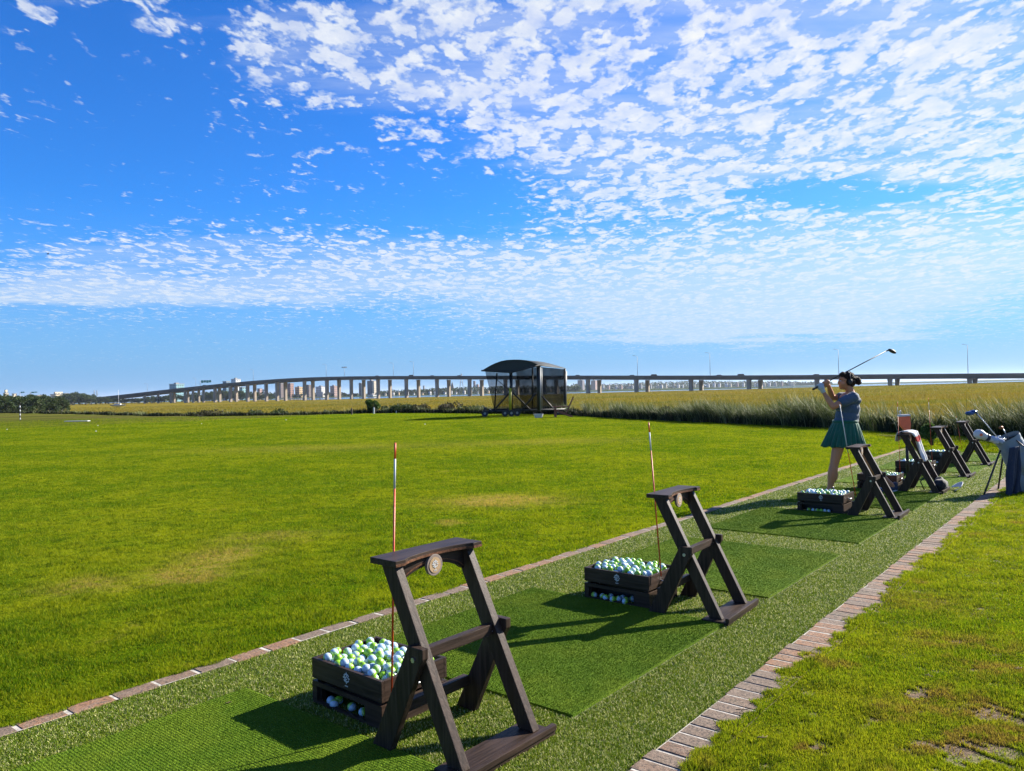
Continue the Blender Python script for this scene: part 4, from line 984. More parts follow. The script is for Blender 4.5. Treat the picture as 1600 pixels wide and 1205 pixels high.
road_sign(36, 613.3, 3.4, 1.3, 700, -3, 'small green road sign above the grove, the left one of two', 2); road_sign(54, 613.2, 5.4, 1.2, 700, -3, 'small wide green road sign above the grove, the right one of two', 2)

# ------------------------------------------------------------------ town beyond the bridge
def facade(name, c, win=(.06, .08, .10), fx=3.4, fz=3.3, wx=.55, wz=.5):
    m, T, b = mat(name); o = T.obj(); x, y, z = T.sep(o)
    u = T.m('FRACT', T.m('DIVIDE', T.m('ADD', x, y), fx)); v = T.m('FRACT', T.m('DIVIDE', z, fz))
    k = T.m('MULTIPLY', T.m('LESS_THAN', T.m('ABSOLUTE', T.m('SUBTRACT', u, .5)), wx/2), T.m('LESS_THAN', T.m('ABSOLUTE', T.m('SUBTRACT', v, .5)), wz/2))
    nz = T.new('ShaderNodeNewGeometry'); k = T.m('MULTIPLY', k, T.m('LESS_THAN', T.m('ABSOLUTE', T.sep(nz.outputs['Normal'])[2]), .3))
    cc = T.mixc(T.noise(o, .15, 3, .6), tuple(q*.85 for q in c), tuple(min(1, q*1.12) for q in c))
    T.put(b.inputs['Base Color'], T.mixc(k, cc, win)); b.inputs['Roughness'].default_value = .6; return m
FC = {'brown': (.16, .10, .085), 'brick': (.36, .17, .12), 'tan': (.62, .42, .20), 'cream': (.68, .58, .42), 'white': (.74, .73, .70), 'dark': (.07, .08, .10), 'pink': (.45, .27, .22), 'glass': (.10, .22, .30), 'teal': (.20, .42, .45), 'grey': (.30, .31, .33), 'mauve': (.20, .16, .18)}
FM = {k: facade('facade_'+k, v) for k, v in FC.items()}; M['roof'] = plain('flat_roof', (.32, .31, .30), .9, 0, .15, .3, 0); M['roofd'] = plain('dark_shingle_roof', (.12, .11, .11), .9, 0, .2, .4, 0)
def building(px0, px1, ytop, Y, c, label, zb=-3.1, depth=None, roof='flat', side=None, extra=None):
    a = atY(px0, ytop, Y); b = atY(px1, ytop, Y); w = b.x-a.x; h = (a.z+b.z)/2-zb; d = depth or min(22, max(10, w*.8))
    r = empty('building' if roof != 'gable' else 'house', ((a.x+b.x)/2-w*.16, Y+w*.25, zb), R(-32)); w *= .66; d = w*.85
    MB().box((-w/2, 0, -2), (w/2, d, h)).build('wall', FM[c], r)
    if roof == 'flat':
        t = max(.4, h*.03); MB().box((-w/2-.3, -.3, h+.004), (w/2+.3, d+.3, h+t)).build('roof', M['roof'], r)
        if w > 9: MB().box((-w*.2, d*.3, h+t+.004), (w*.12, d*.7, h+t+1.6)).build('roof_plant_room', M['roof'], r)
    else:
        g = h*.30; MB().prism([(-w/2-.4, h+.004), (w/2+.4, h+.004), (w*.12, h+g), (-w*.12, h+g)], -.4, d+.4, 'y').build('roof', M['roofd'], r)
    if side: MB().box((w/2+.004, .3, -2), (w/2+w*.35, d-.3, h*.98)).build('side_wing', FM[side], r)
    if extra: MB().box((extra[0]*w, .6, h+.6), (extra[1]*w, d-.6, h+extra[2])).build('tower', FM[extra[3]], r)
    tag(r, label, 'building' if roof != 'gable' else 'house', 'buildings beyond the bridge')
B = [(427, 445, 599.5, 1260, 'brown', 'dark brown office block seen between the left piers'), (445.5, 458, 599.3, 1290, 'brick', 'red brick block right beside the dark brown one'), (458, 473, 605, 1300, 'tan', 'low tan building right of the red brick block'),
     (477, 485.5, 601.8, 1280, 'brown', 'narrow brown building behind a pier'), (490, 509, 604.5, 1300, 'white', 'white fronted building with large dark windows below the left slope'), (513.5, 527, 603.5, 1300, 'pink', 'pinkish brick building left of the floodlight mast'),
     (559.5, 566.5, 599, 1300, 'dark', 'small dark tower left of the tall two-tone tower'), (571.5, 587, 595.4, 1300, 'dark', 'tall two-tone tower, dark glass with a cream side'), (571, 590, 617, 1245, 'white', 'low white waterside building at the foot of the tower'),
     (660.5, 664, 603, 1700, 'grey', 'tiny grey tower far off over the trees'), (739, 743.5, 596, 1500, 'mauve', 'slim dark tower just left of the shelter'), (743.7, 749, 601, 1500, 'pink', 'brownish block beside the slim tower'),
     (880, 890, 605, 1900, 'white', 'small white building right of the shelter base'), (892, 901, 603.5, 1900, 'tan', 'tan waterfront building right of the shelter'), (902, 915, 594.5, 2000, 'mauve', 'dark mauve tower behind the first right-hand pier'), (923, 934.5, 594.8, 2000, 'pink', 'pale pink tower between two right-hand piers'),
     (258, 284, 600.5, 1100, 'teal', 'long greenish glass slab above the left end of the bridge'), (345, 358, 596.5, 1150, 'glass', 'blue glass building peeking over the bridge'), (357.5, 374, 593, 1180, 'white', 'white building top showing over the bridge'),
     (371, 383, 605.5, 1050, 'teal', 'teal building seen through the left piers'), (400, 409, 607.5, 1100, 'pink', 'low pinkish house block left of the dark brown office'), (408.5, 415, 609, 1080, 'white', 'small white block beside the pinkish one')]
for b_ in B:
    px0, px1, yt, Y, c, lab = b_; building(px0, px1, yt, Y, c, lab, side='cream' if 'two-tone' in lab else None)
for (px0, px1, yt, c, lab, ex) in ((2, 11, 614.5, 'cream', 'cream building at the left border of the picture', (-.2, .3, 4.0, 'cream')), (16, 24, 615.5, 'cream', 'cream stepped building above the left grove', None), (25, 33, 619.5, 'white', 'low white building above the left grove', None), (40, 47, 619, 'white', 'small white building under the green signs', None),
      (48, 64, 618, 'cream', 'long cream building under the wide green sign', None), (71, 95, 616.5, 'cream', 'longest cream building above the grove', (.05, .3, 3, 'cream')), (94.5, 105, 615, 'white', 'bright white gabled building at the end of the cream row', None), (107, 114, 619.5, 'white', 'small white block at the right end of the row', None)):
    building(px0, px1, yt, 900, c, lab, zb=-3, extra=ex)
rg = random.Random(9)
for k in range(26):       # small houses along the far shore
    px = 600+k*11.3+rg.uniform(-3, 3)
    if 745 < px < 890: px += 0
    Y = 1262; w = rg.uniform(3, 6); c = rg.choice(['white', 'cream', 'grey', 'white', 'tan'])
    if px < 890: building(px, px+w, 613.5-.022*(px-700)-rg.uniform(0, 2.2), Y, c, 'small pale house on the far shore under the middle of the bridge', roof='gable', zb=-3.0)
for k in range(34):
    px = 942+k*9.0+rg.uniform(-3, 3); w = rg.uniform(3, 6.5); c = rg.choice(['white', 'cream', 'grey', 'pink', 'white'])
    building(px, px+w, 604.0-.020*(px-940)-rg.uniform(0, 1.6), 2062, c, 'small pale house along the hazy far right shore', roof='gable', zb=-2.9)
def spire():
    p = atY(706.5, 612, 1500); t = atY(706.5, 595.8, 1500).z; r = empty('church', (p.x, 1500, -3)); h = t+3
    MB().box((-3, 0, 0), (3, 8, h*.5)).build('tower', FM['mauve'], r); mb = MB(); mb.add([(-3, 0, h*.5), (3, 0, h*.5), (3, 8, h*.5), (-3, 8, h*.5), (0, 4, h)], [(0, 1, 4), (1, 2, 4), (2, 3, 4), (3, 0, 4), (0, 3, 2, 1)]); mb.build('spire', M['roofd'], r)
    MB().box((3.01, .5, 0), (24, 7, h*.28)).build('nave', FM['mauve'], r); tag(r, 'church with a dark pointed spire seen between the piers', 'church')
spire()
def mast_crane(px, y0, y1, Y, sp, label, name='lattice_mast'):
    b = atY(px, y1, Y); t = atY(px, y0, Y).z; r = empty(name, (b.x, Y, b.z)); h = t-b.z
    for s in (-1, 1):
        mb = MB(); mb.tube([(s*sp, 0, 0), (s*sp*.1, 0, h)], .38, 5); mb.build('leg', M['galv'], r)
    mb = MB(); [mb.tube([(-sp*(1-q*.9), 0, h*q), (sp*(1-q*.9), 0, h*q)], .22, 5) for q in (.3, .6, .97)]; mb.build('brace', M['galv'], r); tag(r, label, 'mast')
mast_crane(721.5, 584, 618, 900, 2.8, 'tall thin two-legged mast rising behind the bridge left of the shelter')
for px, lab in ((147.3, 'left one of two thin distant crane masts above the left trees'), (151.5, 'right one of two thin distant crane masts above the left trees')):
    mast_crane(px, 610, 618.5, 1400, 1.2, lab, 'crane_mast')
def dock_posts():
    rg = random.Random(2)
    for k in range(22):
        px = 452+k*2.9; p = atY(px, 625, 690); z0 = float(marsh_z(np.array(p.x), np.array(690.)))-1
        o = MB().tube([(0, 0, 0), (0, 0, 1.9+rg.uniform(0, .9))], .22, 6).build('dock_post', M['bark'], None, loc=(p.x, 690+rg.uniform(-2, 2), z0)); tag(o, 'dark wooden dock post at the far marsh edge below the bridge', 'post', 'dock posts below the bridge')
dock_posts()
def sailboat():
    p = atY(184.5, 635, 300); z = p.z; r = empty('sailboat', (p.x, 300, z)); L = 3.9
    def hull(u, v):
        x = (u-.5)*2*L*.75; w = 1.1*math.sin(math.pi*min(1, u*.85+.13))**.6; a = v*math.pi; return (x, -w*math.cos(a), -.75*math.sin(a)*(.6+.4*math.sin(math.pi*u))+.55+.25*abs(u-.5))
    MB().grid(hull, 14, 8).build('hull', M['white'], r); MB().prism([(-L*.7, -.9), (L*.55, -1.0), (L*.72, 0), (L*.55, 1.0), (-L*.7, .9)], .60, .64, 'z').build('deck', M['white'], r)
    MB().box((-1.3, -.6, .645), (1.1, .6, 1.0)).build('cabin', M['white'], r, .08)
    MB().tube([(.2, 0, .6), (.2, 0, 6.4)], .07, 6).build('mast', M['white'], r); MB().tube([(.2, 0, 1.4), (-2.4, 0, 1.5)], .09, 6).build('boom', M['white'], r)
    tag(r, 'white sailboat with bare mast moored in the marsh creek', 'sailboat')
sailboat()
def marker(px, y0, y1, Y, bands, label, name='marker_post', rad=.05, m='white', group=None):
    b = gnd(px, y1) if Y is None else atY(px, y1, Y); t = atY(px, y0, b.y).z; r = empty(name, b); h = t-b.z; n = bands
    for k in range(n): MB().tube([(0, 0, h*k/n), (0, 0, h*(k+1)/n-.002)], rad, 8).build('white_band' if k % 2 == 0 and m == 'white' else 'dark_band', M[m] if k % 2 == 0 else M['black'], r)
    tag(r, label, 'post', group)
marker(31.5, 634, 656, None, 7, 'striped white and dark target pole standing far out at the left', rad=.04)
g = gnd(100, 659.5); o = MB().box((0, 0, 0), (1.6, .35, .05)).build('tee_board', M['white'], None, .01, loc=(g.x, g.y, .01)); tag(o, 'pale flat board lying on the far left grass', 'board')
def stake(px, y0, y1, m, rad, label):
    x = gnd(px, y1).x; b = gnd(px, y1); t = atY(px, y0, b.y).z; mb = MB(); mb.box((-rad, -rad, 0), (rad, rad, t-.08)); mb.add([(-rad, -rad, t-.08), (rad, -rad, t-.08), (rad, rad, t-.08), (-rad, rad, t-.08), (0, 0, t)], [(0, 1, 4), (1, 2, 4), (2, 3, 4), (3, 0, 4)])
    o = mb.build('stake', m, None, loc=(b.x, b.y, .0)); tag(o, label, 'stake')
stake(584.3, 636, 646.5, M['white'], .05, 'short white post at the lawn edge under the bright green shrub'); stake(549.5, 637, 648, M['bark'], .05, 'weathered brown stake at the lawn edge between two shrubs'); stake(619.3, 641.5, 645.5, M['white'], .03, 'tiny white stake in front of the dark shrubs')

# ------------------------------------------------------------------ net shelter
def net_mat():
    m, T, b = mat('dark_netting'); b.inputs['Base Color'].default_value = (.003, .0045, .007, 1); b.inputs['Roughness'].default_value = .9; b.inputs['Specular IOR Level'].default_value = 0
    tr = T.new('ShaderNodeBsdfTransparent'); mx = T.new('ShaderNodeMixShader')
    n = T.noise(T.obj(), 1.6, 4, .6); T.put(mx.inputs[0], T.lin(n, .3, .7, .60, .78))
    T.l.new(tr.outputs[0], mx.inputs[1]); T.l.new(b.outputs[0], mx.inputs[2]); T.l.new(mx.outputs[0], m.node_tree.nodes['Material Output'].inputs[0]); return m
M['net'] = net_mat(); M['yellow'] = plain('yellow_pad', (.50, .42, .02), .5, 0, .1, 8); M['canvas'] = plain('green_grey_canvas', (.022, .03, .035), .8, 0, .2, 4); M['frame'] = plain('black_steel', (.012, .014, .016), .5, .2, .1, 5)
def shelter():
    YF, YB = 43.6, 46.6; o0 = gnd(790, 649); r = empty('net_shelter', (atY(815, 640, YF).x, YF, 0)); inv = Vector(r.location)
    def P(px, py, Y): return atY(px, py, Y)-inv
    def tb(name, pts, rad, m): MB().tube(pts, rad, 6).build(name, M[m], r)
    def z0(px, Y): v = P(px, 640, Y); v.z = .35; return v
    # front frame
    A = P(753, 579.3, YF); Bp = P(799, 582, YF); C = P(841.5, 571, YF); D = P(844.5, 571, YF); E = P(882.5, 576.5, YB)
    def foot(px, Y, z=.30): v = P(px, 640, Y); v.z = z; return v
    tb('post', [foot(799.5, YF), Bp], .075, 'frame'); tb('post', [foot(842.5, YF), C], .13, 'frame'); tb('light_post', [foot(844.5, YF-.15), P(844.2, 574, YF-.15)], .035, 'galv'); tb('light_post', [foot(846.8, YF+.2), P(846.5, 575, YF+.2)], .025, 'galv')
    tb('post', [foot(882, YB), P(882.5, 576.5, YB)], .07, 'frame'); tb('light_post', [foot(884.6, YB-.3), P(884.6, 580, YB-.3)], .04, 'galv'); tb('post', [foot(800, YB), P(797, 583, YB)], .06, 'frame'); tb('post', [foot(773, YF+.2, .5), P(776.5, 583, YF+.2)], .045, 'frame'); tb('post', [foot(832, YB), P(832, 573, YB)], .05, 'frame')
    tb('yellow_pad', [foot(797.3, YF-.16, .32), P(797.3, 606.5, YF-.16)], .085, 'yellow')
    tb('base_rail', [foot(764, YF, .33), foot(882, YF, .33)], .07, 'frame'); tb('base_rail', [foot(766, YB, .33), foot(884, YB, .33)], .06, 'frame'); tb('base_rail', [foot(765, YF, .33), foot(766, YB, .33)], .06, 'frame'); tb('base_rail', [foot(881, YF, .33), foot(884, YB, .33)], .06, 'frame')
    for p, q in (((796, 614, YF), (772, 641, YF)), ((800.5, 613, YF), (831, 643, YF)), ((846.5, 619, YF), (868, 642.5, YF)), ((838, 614, YF), (815, 641, YF))): tb('brace', [P(*p), P(*q)], .055, 'frame')
    tb('cable', [P(770, 588, YF+1), P(796, 610, YF+1)], .02, 'frame')
    # arched roof: low arc from A over the crown to C, swept back and right to the rear edge
    N = 16
    def arc_f(u): px = 752.5+(842.5-752.5)*u; py = 579.3-17.3*math.sin(math.pi*min(1, u*.70+.0)/1.0)**.9+(0 if u < .6 else 0); return P(px, py, YF-.3)
    fr = [(752.5, 579.4), (758, 576), (766, 571.3), (774, 567.5), (783, 564.3), (792, 562.6), (802, 562), (812, 562), (822, 563), (832, 566), (843, 570.8)]
    bk = [(790, 580), (796, 576), (803, 571.8), (811, 568.2), (820, 565.6), (830, 564.4), (840, 564.5), (850, 566), (861, 568.6), (872, 571.8), (884, 575.6)]
    mb = MB(); vs = [P(a, b, YF-.35) for a, b in fr]+[P(a, b, YB+.25) for a, b in bk]; n = len(fr)
    vs += [v-Vector((0, 0, .04)) for v in vs]
    fs = [(i, i+1, n+i+1, n+i) for i in range(n-1)]+[(2*n+i+1, 2*n+i, 3*n+i, 3*n+i+1) for i in range(n-1)]+[(i, 2*n+i, 2*n+i+1, i+1) for i in range(n-1)]+[(n+i+1, 3*n+i+1, 3*n+i, n+i) for i in range(n-1)]+[(0, n, 3*n, 2*n), (n-1, 3*n-1, 4*n-1, 2*n-1)]
    mb.add(vs, fs, 0, True); mb.build('roof_canopy', M['canvas'], r)
    mb = MB(); q = fr; gp = [P(a, b+.4, YF-.3) for a, b in q]; lo = [P(a, max(b+.6, 579.4+(a-752.5)/46.5*2.6 if a < 799 else 582-(a-799)/43*11.5), YF-.3) for a, b in q]
    mb.add(gp+lo, [(i, i+1, n+i+1, n+i) for i in range(n-1)]); mb.build('gable_panel', M['canvas'], r)
    mb = MB(); mb.tube([P(752, 579.2, YF-.32), P(799, 582, YF-.32), P(843, 570.8, YF-.32)], .05, 6); mb.build('eave_bar', M['frame'], r)
    # netting
    def quad(name, pts): mb = MB(); mb.grid(lambda u, v: (pts[0]*(1-u)+pts[1]*u)*(1-v)+(pts[3]*(1-u)+pts[2]*u)*v+Vector((0, .08*math.sin(u*9+v*3), 0)), 12, 6); mb.build(name, M['net'], r, fixn=False)
    quad('net_panel', [P(758, 580, YF+.1), P(799, 582, YF+.1), foot(799, YF+.1, .35), P(772, 640, YF+.1)])
    quad('net_panel', [P(806, 578, YB-.1), P(841, 572, YB-.1), foot(841, YB-.1, .35), P(815, 640, YB-.1)]); quad('net_panel', [P(799, 582, YB), P(846, 573, YB), foot(846, YB, .35), foot(799, YB, .35)])
    quad('net_panel', [P(846, 574, YF+.3), P(882, 577, YB-.1), foot(882, YB-.1, .35), foot(846, YF+.3, .35)]); quad('net_panel', [P(846, 573.5, YB+.1), P(882, 577, YB+.1), foot(882, YB+.1, .35), foot(846, YB+.1, .35)])
    for px, Y in ((757.5, YF-.1), (789, YF), (799, YF-.25), (808, YF), (872, YF+.3), (878, YB)):
        x = P(px, 640, Y).x; y = Y-inv.y; w = MB(); w.prism([(x+.19*math.cos(k*math.pi/8), .20+.19*math.sin(k*math.pi/8)) for k in range(16)], y-.08, y+.08, 'y'); wo = w.build('wheel', M['black'], r)
        w = MB(); w.prism([(x+.07*math.cos(k*math.pi/8), .20+.07*math.sin(k*math.pi/8)) for k in range(16)], y-.10, y-.081, 'y'); w.build('hub', M['galv'], wo)
    mb = MB(); mb.tube([foot(757.5, YF-.1, .28), foot(772, YF, .33)], .05, 6); mb.build('drawbar', M['frame'], r); mb = MB(); v = foot(758, YF-.1, .3); mb.box((v.x-.08, v.y-.08, .40), (v.x+.1, v.y+.1, .56)); mb.build('jack', M['frame'], r, .02)
    tag(r, 'black net shelter on wheels with arched roof and yellow padded post', 'shelter')
shelter()
def small_stuff():
    g = gnd(841.5, 653.0); r = empty('ball_basket', (g.x, g.y, .0)); r.scale = (.8, .8, .75)
    def sh(u, v): a = u*2*math.pi; rr = .22*(.8+.35*v); return (rr*math.cos(a)*1.3, rr*math.sin(a), .28*v)
    MB().grid(sh, 20, 4).build('bowl', M['white'], r); MB().prism([(.21*math.cos(k*math.pi/8)*1.3, .20*math.sin(k*math.pi/8)) for k in range(16)], .18, .2, 'z').build('contents', M['white'], r)
    MB().tube([(-.27, 0, .27), (-.1, 0, .5), (.1, 0, .5), (.27, 0, .27)], .012, 6).build('handle', M['black'], r); tag(r, 'small white ball basket on the grass in front of the shelter', 'basket')
    # adirondack chair, facing left
    g = gnd(880, 651.8); r = empty('lawn_chair', (g.x, g.y, 0)); r.scale = (1.1, 1.1, 1.1); wm = plain('red_brown_paint', (.20, .06, .045), .6, 0, .2, 8)
    for y in (-.3, .26):
        MB().prism([(-.42, 0), (-.33, 0), (-.33, .38), (-.42, .38)], y, y+.04, 'y').build('front_leg', wm, r); MB().prism([(-.42, .30), (-.42, .38), (.45, .06), (.48, .0), (.36, .0)], y+.041, y+.075, 'y').build('rear_leg', wm, r)
        MB().box((-.5, y-.04, .50), (.28, y+.08, .53)).build('armrest', wm, r); MB().box((-.40, y, .381), (-.34, y+.04, .499)).build('arm_support', wm, r)
    mb = MB(); [mb.prism([(-.44+k*.105, .392-k*.036), (-.35+k*.105, .361-k*.036), (-.35+k*.105, .381-k*.036), (-.44+k*.105, .412-k*.036)], -.25, .25, 'y') for k in range(6)]; mb.build('seat', wm, r)
    for k in range(5):
        y = -.24+k*.1; mb = MB(); mb.prism([(.16, .25), (.18, .23), (.52, .92+.06*math.sin(math.pi*(k+.5)/5)), (.50, .94+.06*math.sin(math.pi*(k+.5)/5))], y, y+.085, 'y'); mb.build('back_slat', wm, r)
    tag(r, 'red brown wooden lawn chair just right of the net shelter', 'chair')
    p = atY(74.5, 397, 60); r = MB(); r.ell((0, 0, 0), (.16, .05, .05), 10, 6); r.add([(-.05, 0, .02), (.1, 0, .02), (.16, -.30, .12), (.02, -.32, .12)], [(0, 1, 2, 3)]); r.add([(-.05, 0, .02), (.1, 0, .02), (.16, .30, .10), (.02, .32, .10)], [(3, 2, 1, 0)]); r.add([(-.15, -.03, 0), (-.15, .03, 0), (-.28, .05, 0), (-.28, -.05, 0)], [(0, 1, 2, 3)])
    o = r.build('bird', M['black'], None, loc=p); o.rotation_euler = (.4, .1, .6); o.scale = (.55,)*3; tag(o, 'tiny dark bird flying in the open sky at the left', 'bird')
small_stuff()

# ------------------------------------------------------------------ organic shapes: closed surface from overlapping tapered limbs
def remeshed(name, mb, m, vox, parent=None, smooth=6, disp=None, cuts=None):
    me = mb.mesh(name+'_src', m, fixn=False); o = bpy.data.objects.new(name, me); link(o)
    md = o.modifiers.new('r', 'REMESH'); md.mode = 'VOXEL'; md.voxel_size = vox; md.use_smooth_shade = True
    if smooth: sm = o.modifiers.new('s', 'SMOOTH'); sm.factor = .5; sm.iterations = smooth
    bpy.context.view_layer.update(); dg = bpy.context.evaluated_depsgraph_get()
    me2 = bpy.data.meshes.new_from_object(o.evaluated_get(dg)); o.modifiers.clear(); o.data = me2; bpy.data.meshes.remove(me); me2.name = name
    if disp:
        for v in me2.vertices: v.co = disp(v.co.copy(), v.normal.copy())
    if not me2.materials: me2.materials.append(m)
    me2.polygons.foreach_set('use_smooth', [True]*len(me2.polygons)); me2.update()
    if parent is not None: o.parent = parent
    return o
def limb(mb, a, b, ra, rb, n=12, mid=None):
    a, b = Vector(a), Vector(b); N = 6; pts = []; rr = []
    for i in range(N+1):
        u = i/N; pts.append(a.lerp(b, u)); q = ra+(rb-ra)*u
        if mid: q += mid*math.sin(math.pi*min(1, u*1.3))
        rr.append(q)
    mb.tube(pts, rr, n); mb.ell(a, (ra,)*3, n, 8); mb.ell(b, (rb,)*3, n, 8)
def fabric(name, c, var=.1, rough=.85, extra=None):
    m, T, b = mat(name); o = T.obj(); n = T.noise(o, 14, 4, .6)
    T.put(b.inputs['Base Color'], T.mixc(n, tuple(x*(1-var) for x in c), tuple(x*(1+var) for x in c))); b.inputs['Roughness'].default_value = rough; b.inputs['Sheen Weight'].default_value = .15
    T.put(b.inputs['Normal'], T.bump(T.noise(o, 9, 4, .55), .8, .02)); return m
def skin_mat():
    m, T, b = mat('skin'); b.inputs['Base Color'].default_value = (.46, .175, .075, 1); b.inputs['Roughness'].default_value = .5; b.inputs['Subsurface Weight'].default_value = .08; b.inputs['Subsurface Radius'].default_value = (.01, .004, .002); return m
M['skin'] = skin_mat(); M['hair'] = None
def hair_mat():
    m, T, b = mat('dark_brown_hair'); o = T.obj(); n = T.noise(T.mapping(o, scale=(20, 60, 140)), 1.0, 4, .6, 1.5)
    T.put(b.inputs['Base Color'], T.mixc(n, (.010, .006, .004), (.040, .020, .011))); b.inputs['Roughness'].default_value = .6; b.inputs['Specular IOR Level'].default_value = .15; T.put(b.inputs['Normal'], T.bump(n, .8, .01)); return m
M['hair'] = hair_mat(); M['shirt'] = fabric('slate_blue_jersey', (.060, .095, .15)); M['skirt'] = fabric('green_pleated_fabric', (.004, .100, .060), .25); M['glove'] = fabric('white_glove', (.50, .50, .49), .04, .6); M['shoe'] = fabric('navy_shoe', (.012, .018, .05), .2, .5); M['sole'] = plain('white_sole', (.6, .6, .6), .6)

def golfer():
    Y0 = 10.25; G = lambda px, py, dy=0.0: atY(px, py, Y0+dy)
    org = G(1322, 773); org.z = 0.012
    def g(px, py, dy=0.0): return G(px, py, dy)-org
    b = MB()
    hc = g(1321.5, 596); sc = Y0/1200
    # head: cranium, jaw, nose, lips, ear, neck (she faces -x)
    b.ell(hc+Vector((.012, 0, .022)), (.094, .075, .092)); b.ell(hc+Vector((-.032, 0, -.028)), (.062, .058, .082)); b.ell(hc+Vector((-.060, 0, -.082)), (.026, .030, .026))
    b.ell(hc+Vector((-.094, 0, -.018)), (.014, .011, .018)); b.tube([hc+Vector((-.082, 0, .018)), hc+Vector((-.104, 0, -.024))], [.009, .012], 8); b.ell(hc+Vector((-.085, 0, -.055)), (.011, .020, .0075)); b.ell(hc+Vector((-.083, 0, -.066)), (.011, .018, .0075)); b.ell(hc+Vector((-.074, 0, .035)), (.02, .05, .012))
    for s in (-1, 1): b.ell(hc+Vector((.012, s*.074, -.022)), (.016, .010, .028)); b.ell(hc+Vector((-.045, s*.035, -.032)), (.03, .025, .03))
    limb(b, hc+Vector((.022, 0, -.05)), g(1330, 616), .050, .056)
    # torso
    b.ell(g(1327, 622), (.115, .165, .085)); b.ell(g(1324, 634), (.125, .145, .13)); b.ell(g(1321, 648), (.105, .12, .12)); b.ell(g(1321, 664), (.12, .145, .12)); b.ell(g(1323, 676), (.135, .16, .11))
    b.ell(g(1310, 633, -.06), (.055, .055, .055)); b.ell(g(1310, 633, .06), (.055, .055, .055))
    # legs: near (left, leading) leg straight, far (right) leg trailing back onto its toe
    hipL, kneeL, anL = g(1313, 684, -.08), g(1303, 727, -.09), g(1296.5, 764, -.09); limb(b, hipL, kneeL, .088, .054); limb(b, kneeL, anL, .054, .036, mid=.012); b.ell(kneeL+Vector((.002, 0, -.12)), (.046, .045, .10))
    hipR, kneeR, anR = g(1331, 686, .08), g(1357, 727, .12), g(1396, 761, .12); limb(b, hipR, kneeR, .088, .054); limb(b, kneeR, anR, .054, .035, mid=.010); b.ell(kneeR.lerp(anR, .3)+Vector((0, 0, -.015)), (.075, .046, .052), mat=Matrix.Rotation(.75, 3, 'Y'))
    # feet inside the shoes
    limb(b, anL, g(1289, 771, -.10), .034, .030); toeR = g(1399, 776, .12); limb(b, anR, toeR, .034, .030)
    # arms
    shL, elL, wrL = g(1333, 621, -.17), g(1301.5, 636, -.20), g(1287, 613.5, -.10); limb(b, shL, elL, .050, .038); limb(b, elL, wrL, .037, .025, mid=.006)
    shR, elR, wrR = g(1322, 621, .17), g(1300.5, 621.5, .17), g(1294.5, 602, .02); limb(b, shR, elR, .050, .038); limb(b, elR, wrR, .037, .025, mid=.006)
    # club axis
    butt, head = g(1270, 608.8, -.10), g(1389, 546.3, .12); ax = (head-butt).normalized()
    def fingers(mbx, c, palm_dir, scale=1.0):
        """palm behind the grip and five bent fingers closed around it"""
        side = ax; out = (palm_dir-ax*palm_dir.dot(ax)).normalized(); o2 = ax.cross(out).normalized()
        mbx.ell(c+out*.028, (.040*scale, .040*scale, .040*scale)); 
        for k, L in enumerate((.9, 1.0, .95, .8)):
            base = c+side*(.030-.020*k); P = [base+out*.032+o2*.018, base+o2*.026+out*.004, base+o2*.016-out*.020, base-o2*.006*L-out*.024, base-o2*.020*L-out*.010]
            mbx.tube(P, [.0105*scale, .0105*scale, .0098*scale, .0092*scale, .0080*scale], 8); mbx.ell(P[-1], (.008*scale,)*3, 8, 6)
        P = [c+out*.03+side*.02-o2*.012, c+side*.036-o2*.024+out*.008, c+side*.040-o2*.014-out*.014]; mbx.tube(P, [.013*scale, .011*scale, .009*scale], 8); mbx.ell(P[-1], (.009,)*3, 8, 6)
    cR = butt+ax*.215; cL = butt+ax*.115
    limb(b, wrR, cR+(wrR-cR)*.3, .024, .026); fingers(b, cR, wrR-cR)
    limb(b, wrL, cL+(wrL-cL)*.5, .025, .026)
    body = remeshed('person', b, M['skin'], .0065, None, 4); body.location = org
    tag(body, 'golfer in slate blue shirt and green pleated skirt finishing her swing', 'person')
    # glove
    b = MB(); limb(b, wrL.lerp(cL, .1), cL+(wrL-cL)*.35, .031, .032); fingers(b, cL, wrL-cL, 1.1); remeshed('glove', b, M['glove'], .006, body, 3)
    # face details
    e = MB(); 
    for s in (-1, 1): e.ell(hc+Vector((-.083, s*.031, .008)), (.008, .011, .008), 10, 8)
    e.build('eyes', M['white'], body); e = MB()
    for s in (-1, 1): e.ell(hc+Vector((-.0885, s*.031, .008)), (.004, .005, .005), 8, 6); e.tube([hc+Vector((-.086, s*.015, .028)), hc+Vector((-.084, s*.045, .028))], .0035, 6)
    e.build('pupils_and_brows', M['hair'], body)
    # hair, swept back into a bun
    h = MB(); h.ell(hc+Vector((.028, 0, .040)), (.098, .086, .090)); h.ell(hc+Vector((.050, 0, -.005)), (.075, .080, .085)); h.ell(hc+Vector((-.030, 0, .085)), (.055, .066, .040)); h.ell(hc+Vector((.012, -.066, .0)), (.034, .026, .052)); h.ell(hc+Vector((.012, .066, .0)), (.034, .026, .052))
    h.ell(hc+Vector((.115, 0, .035)), (.04, .035, .035)); bn = g(1339.8, 595.5); h.ell(bn, (.048, .044, .050)); h.ell(bn+Vector((.02, 0, -.022)), (.034, .034, .034)); h.ell(bn+Vector((-.005, 0, .03)), (.036, .036, .03))
    def dh(co, n): return co+n*(.011*(noise.noise(co*38))+.006*noise.noise(co*90))
    remeshed('hair', h, M['hair'], .006, body, 1, dh)
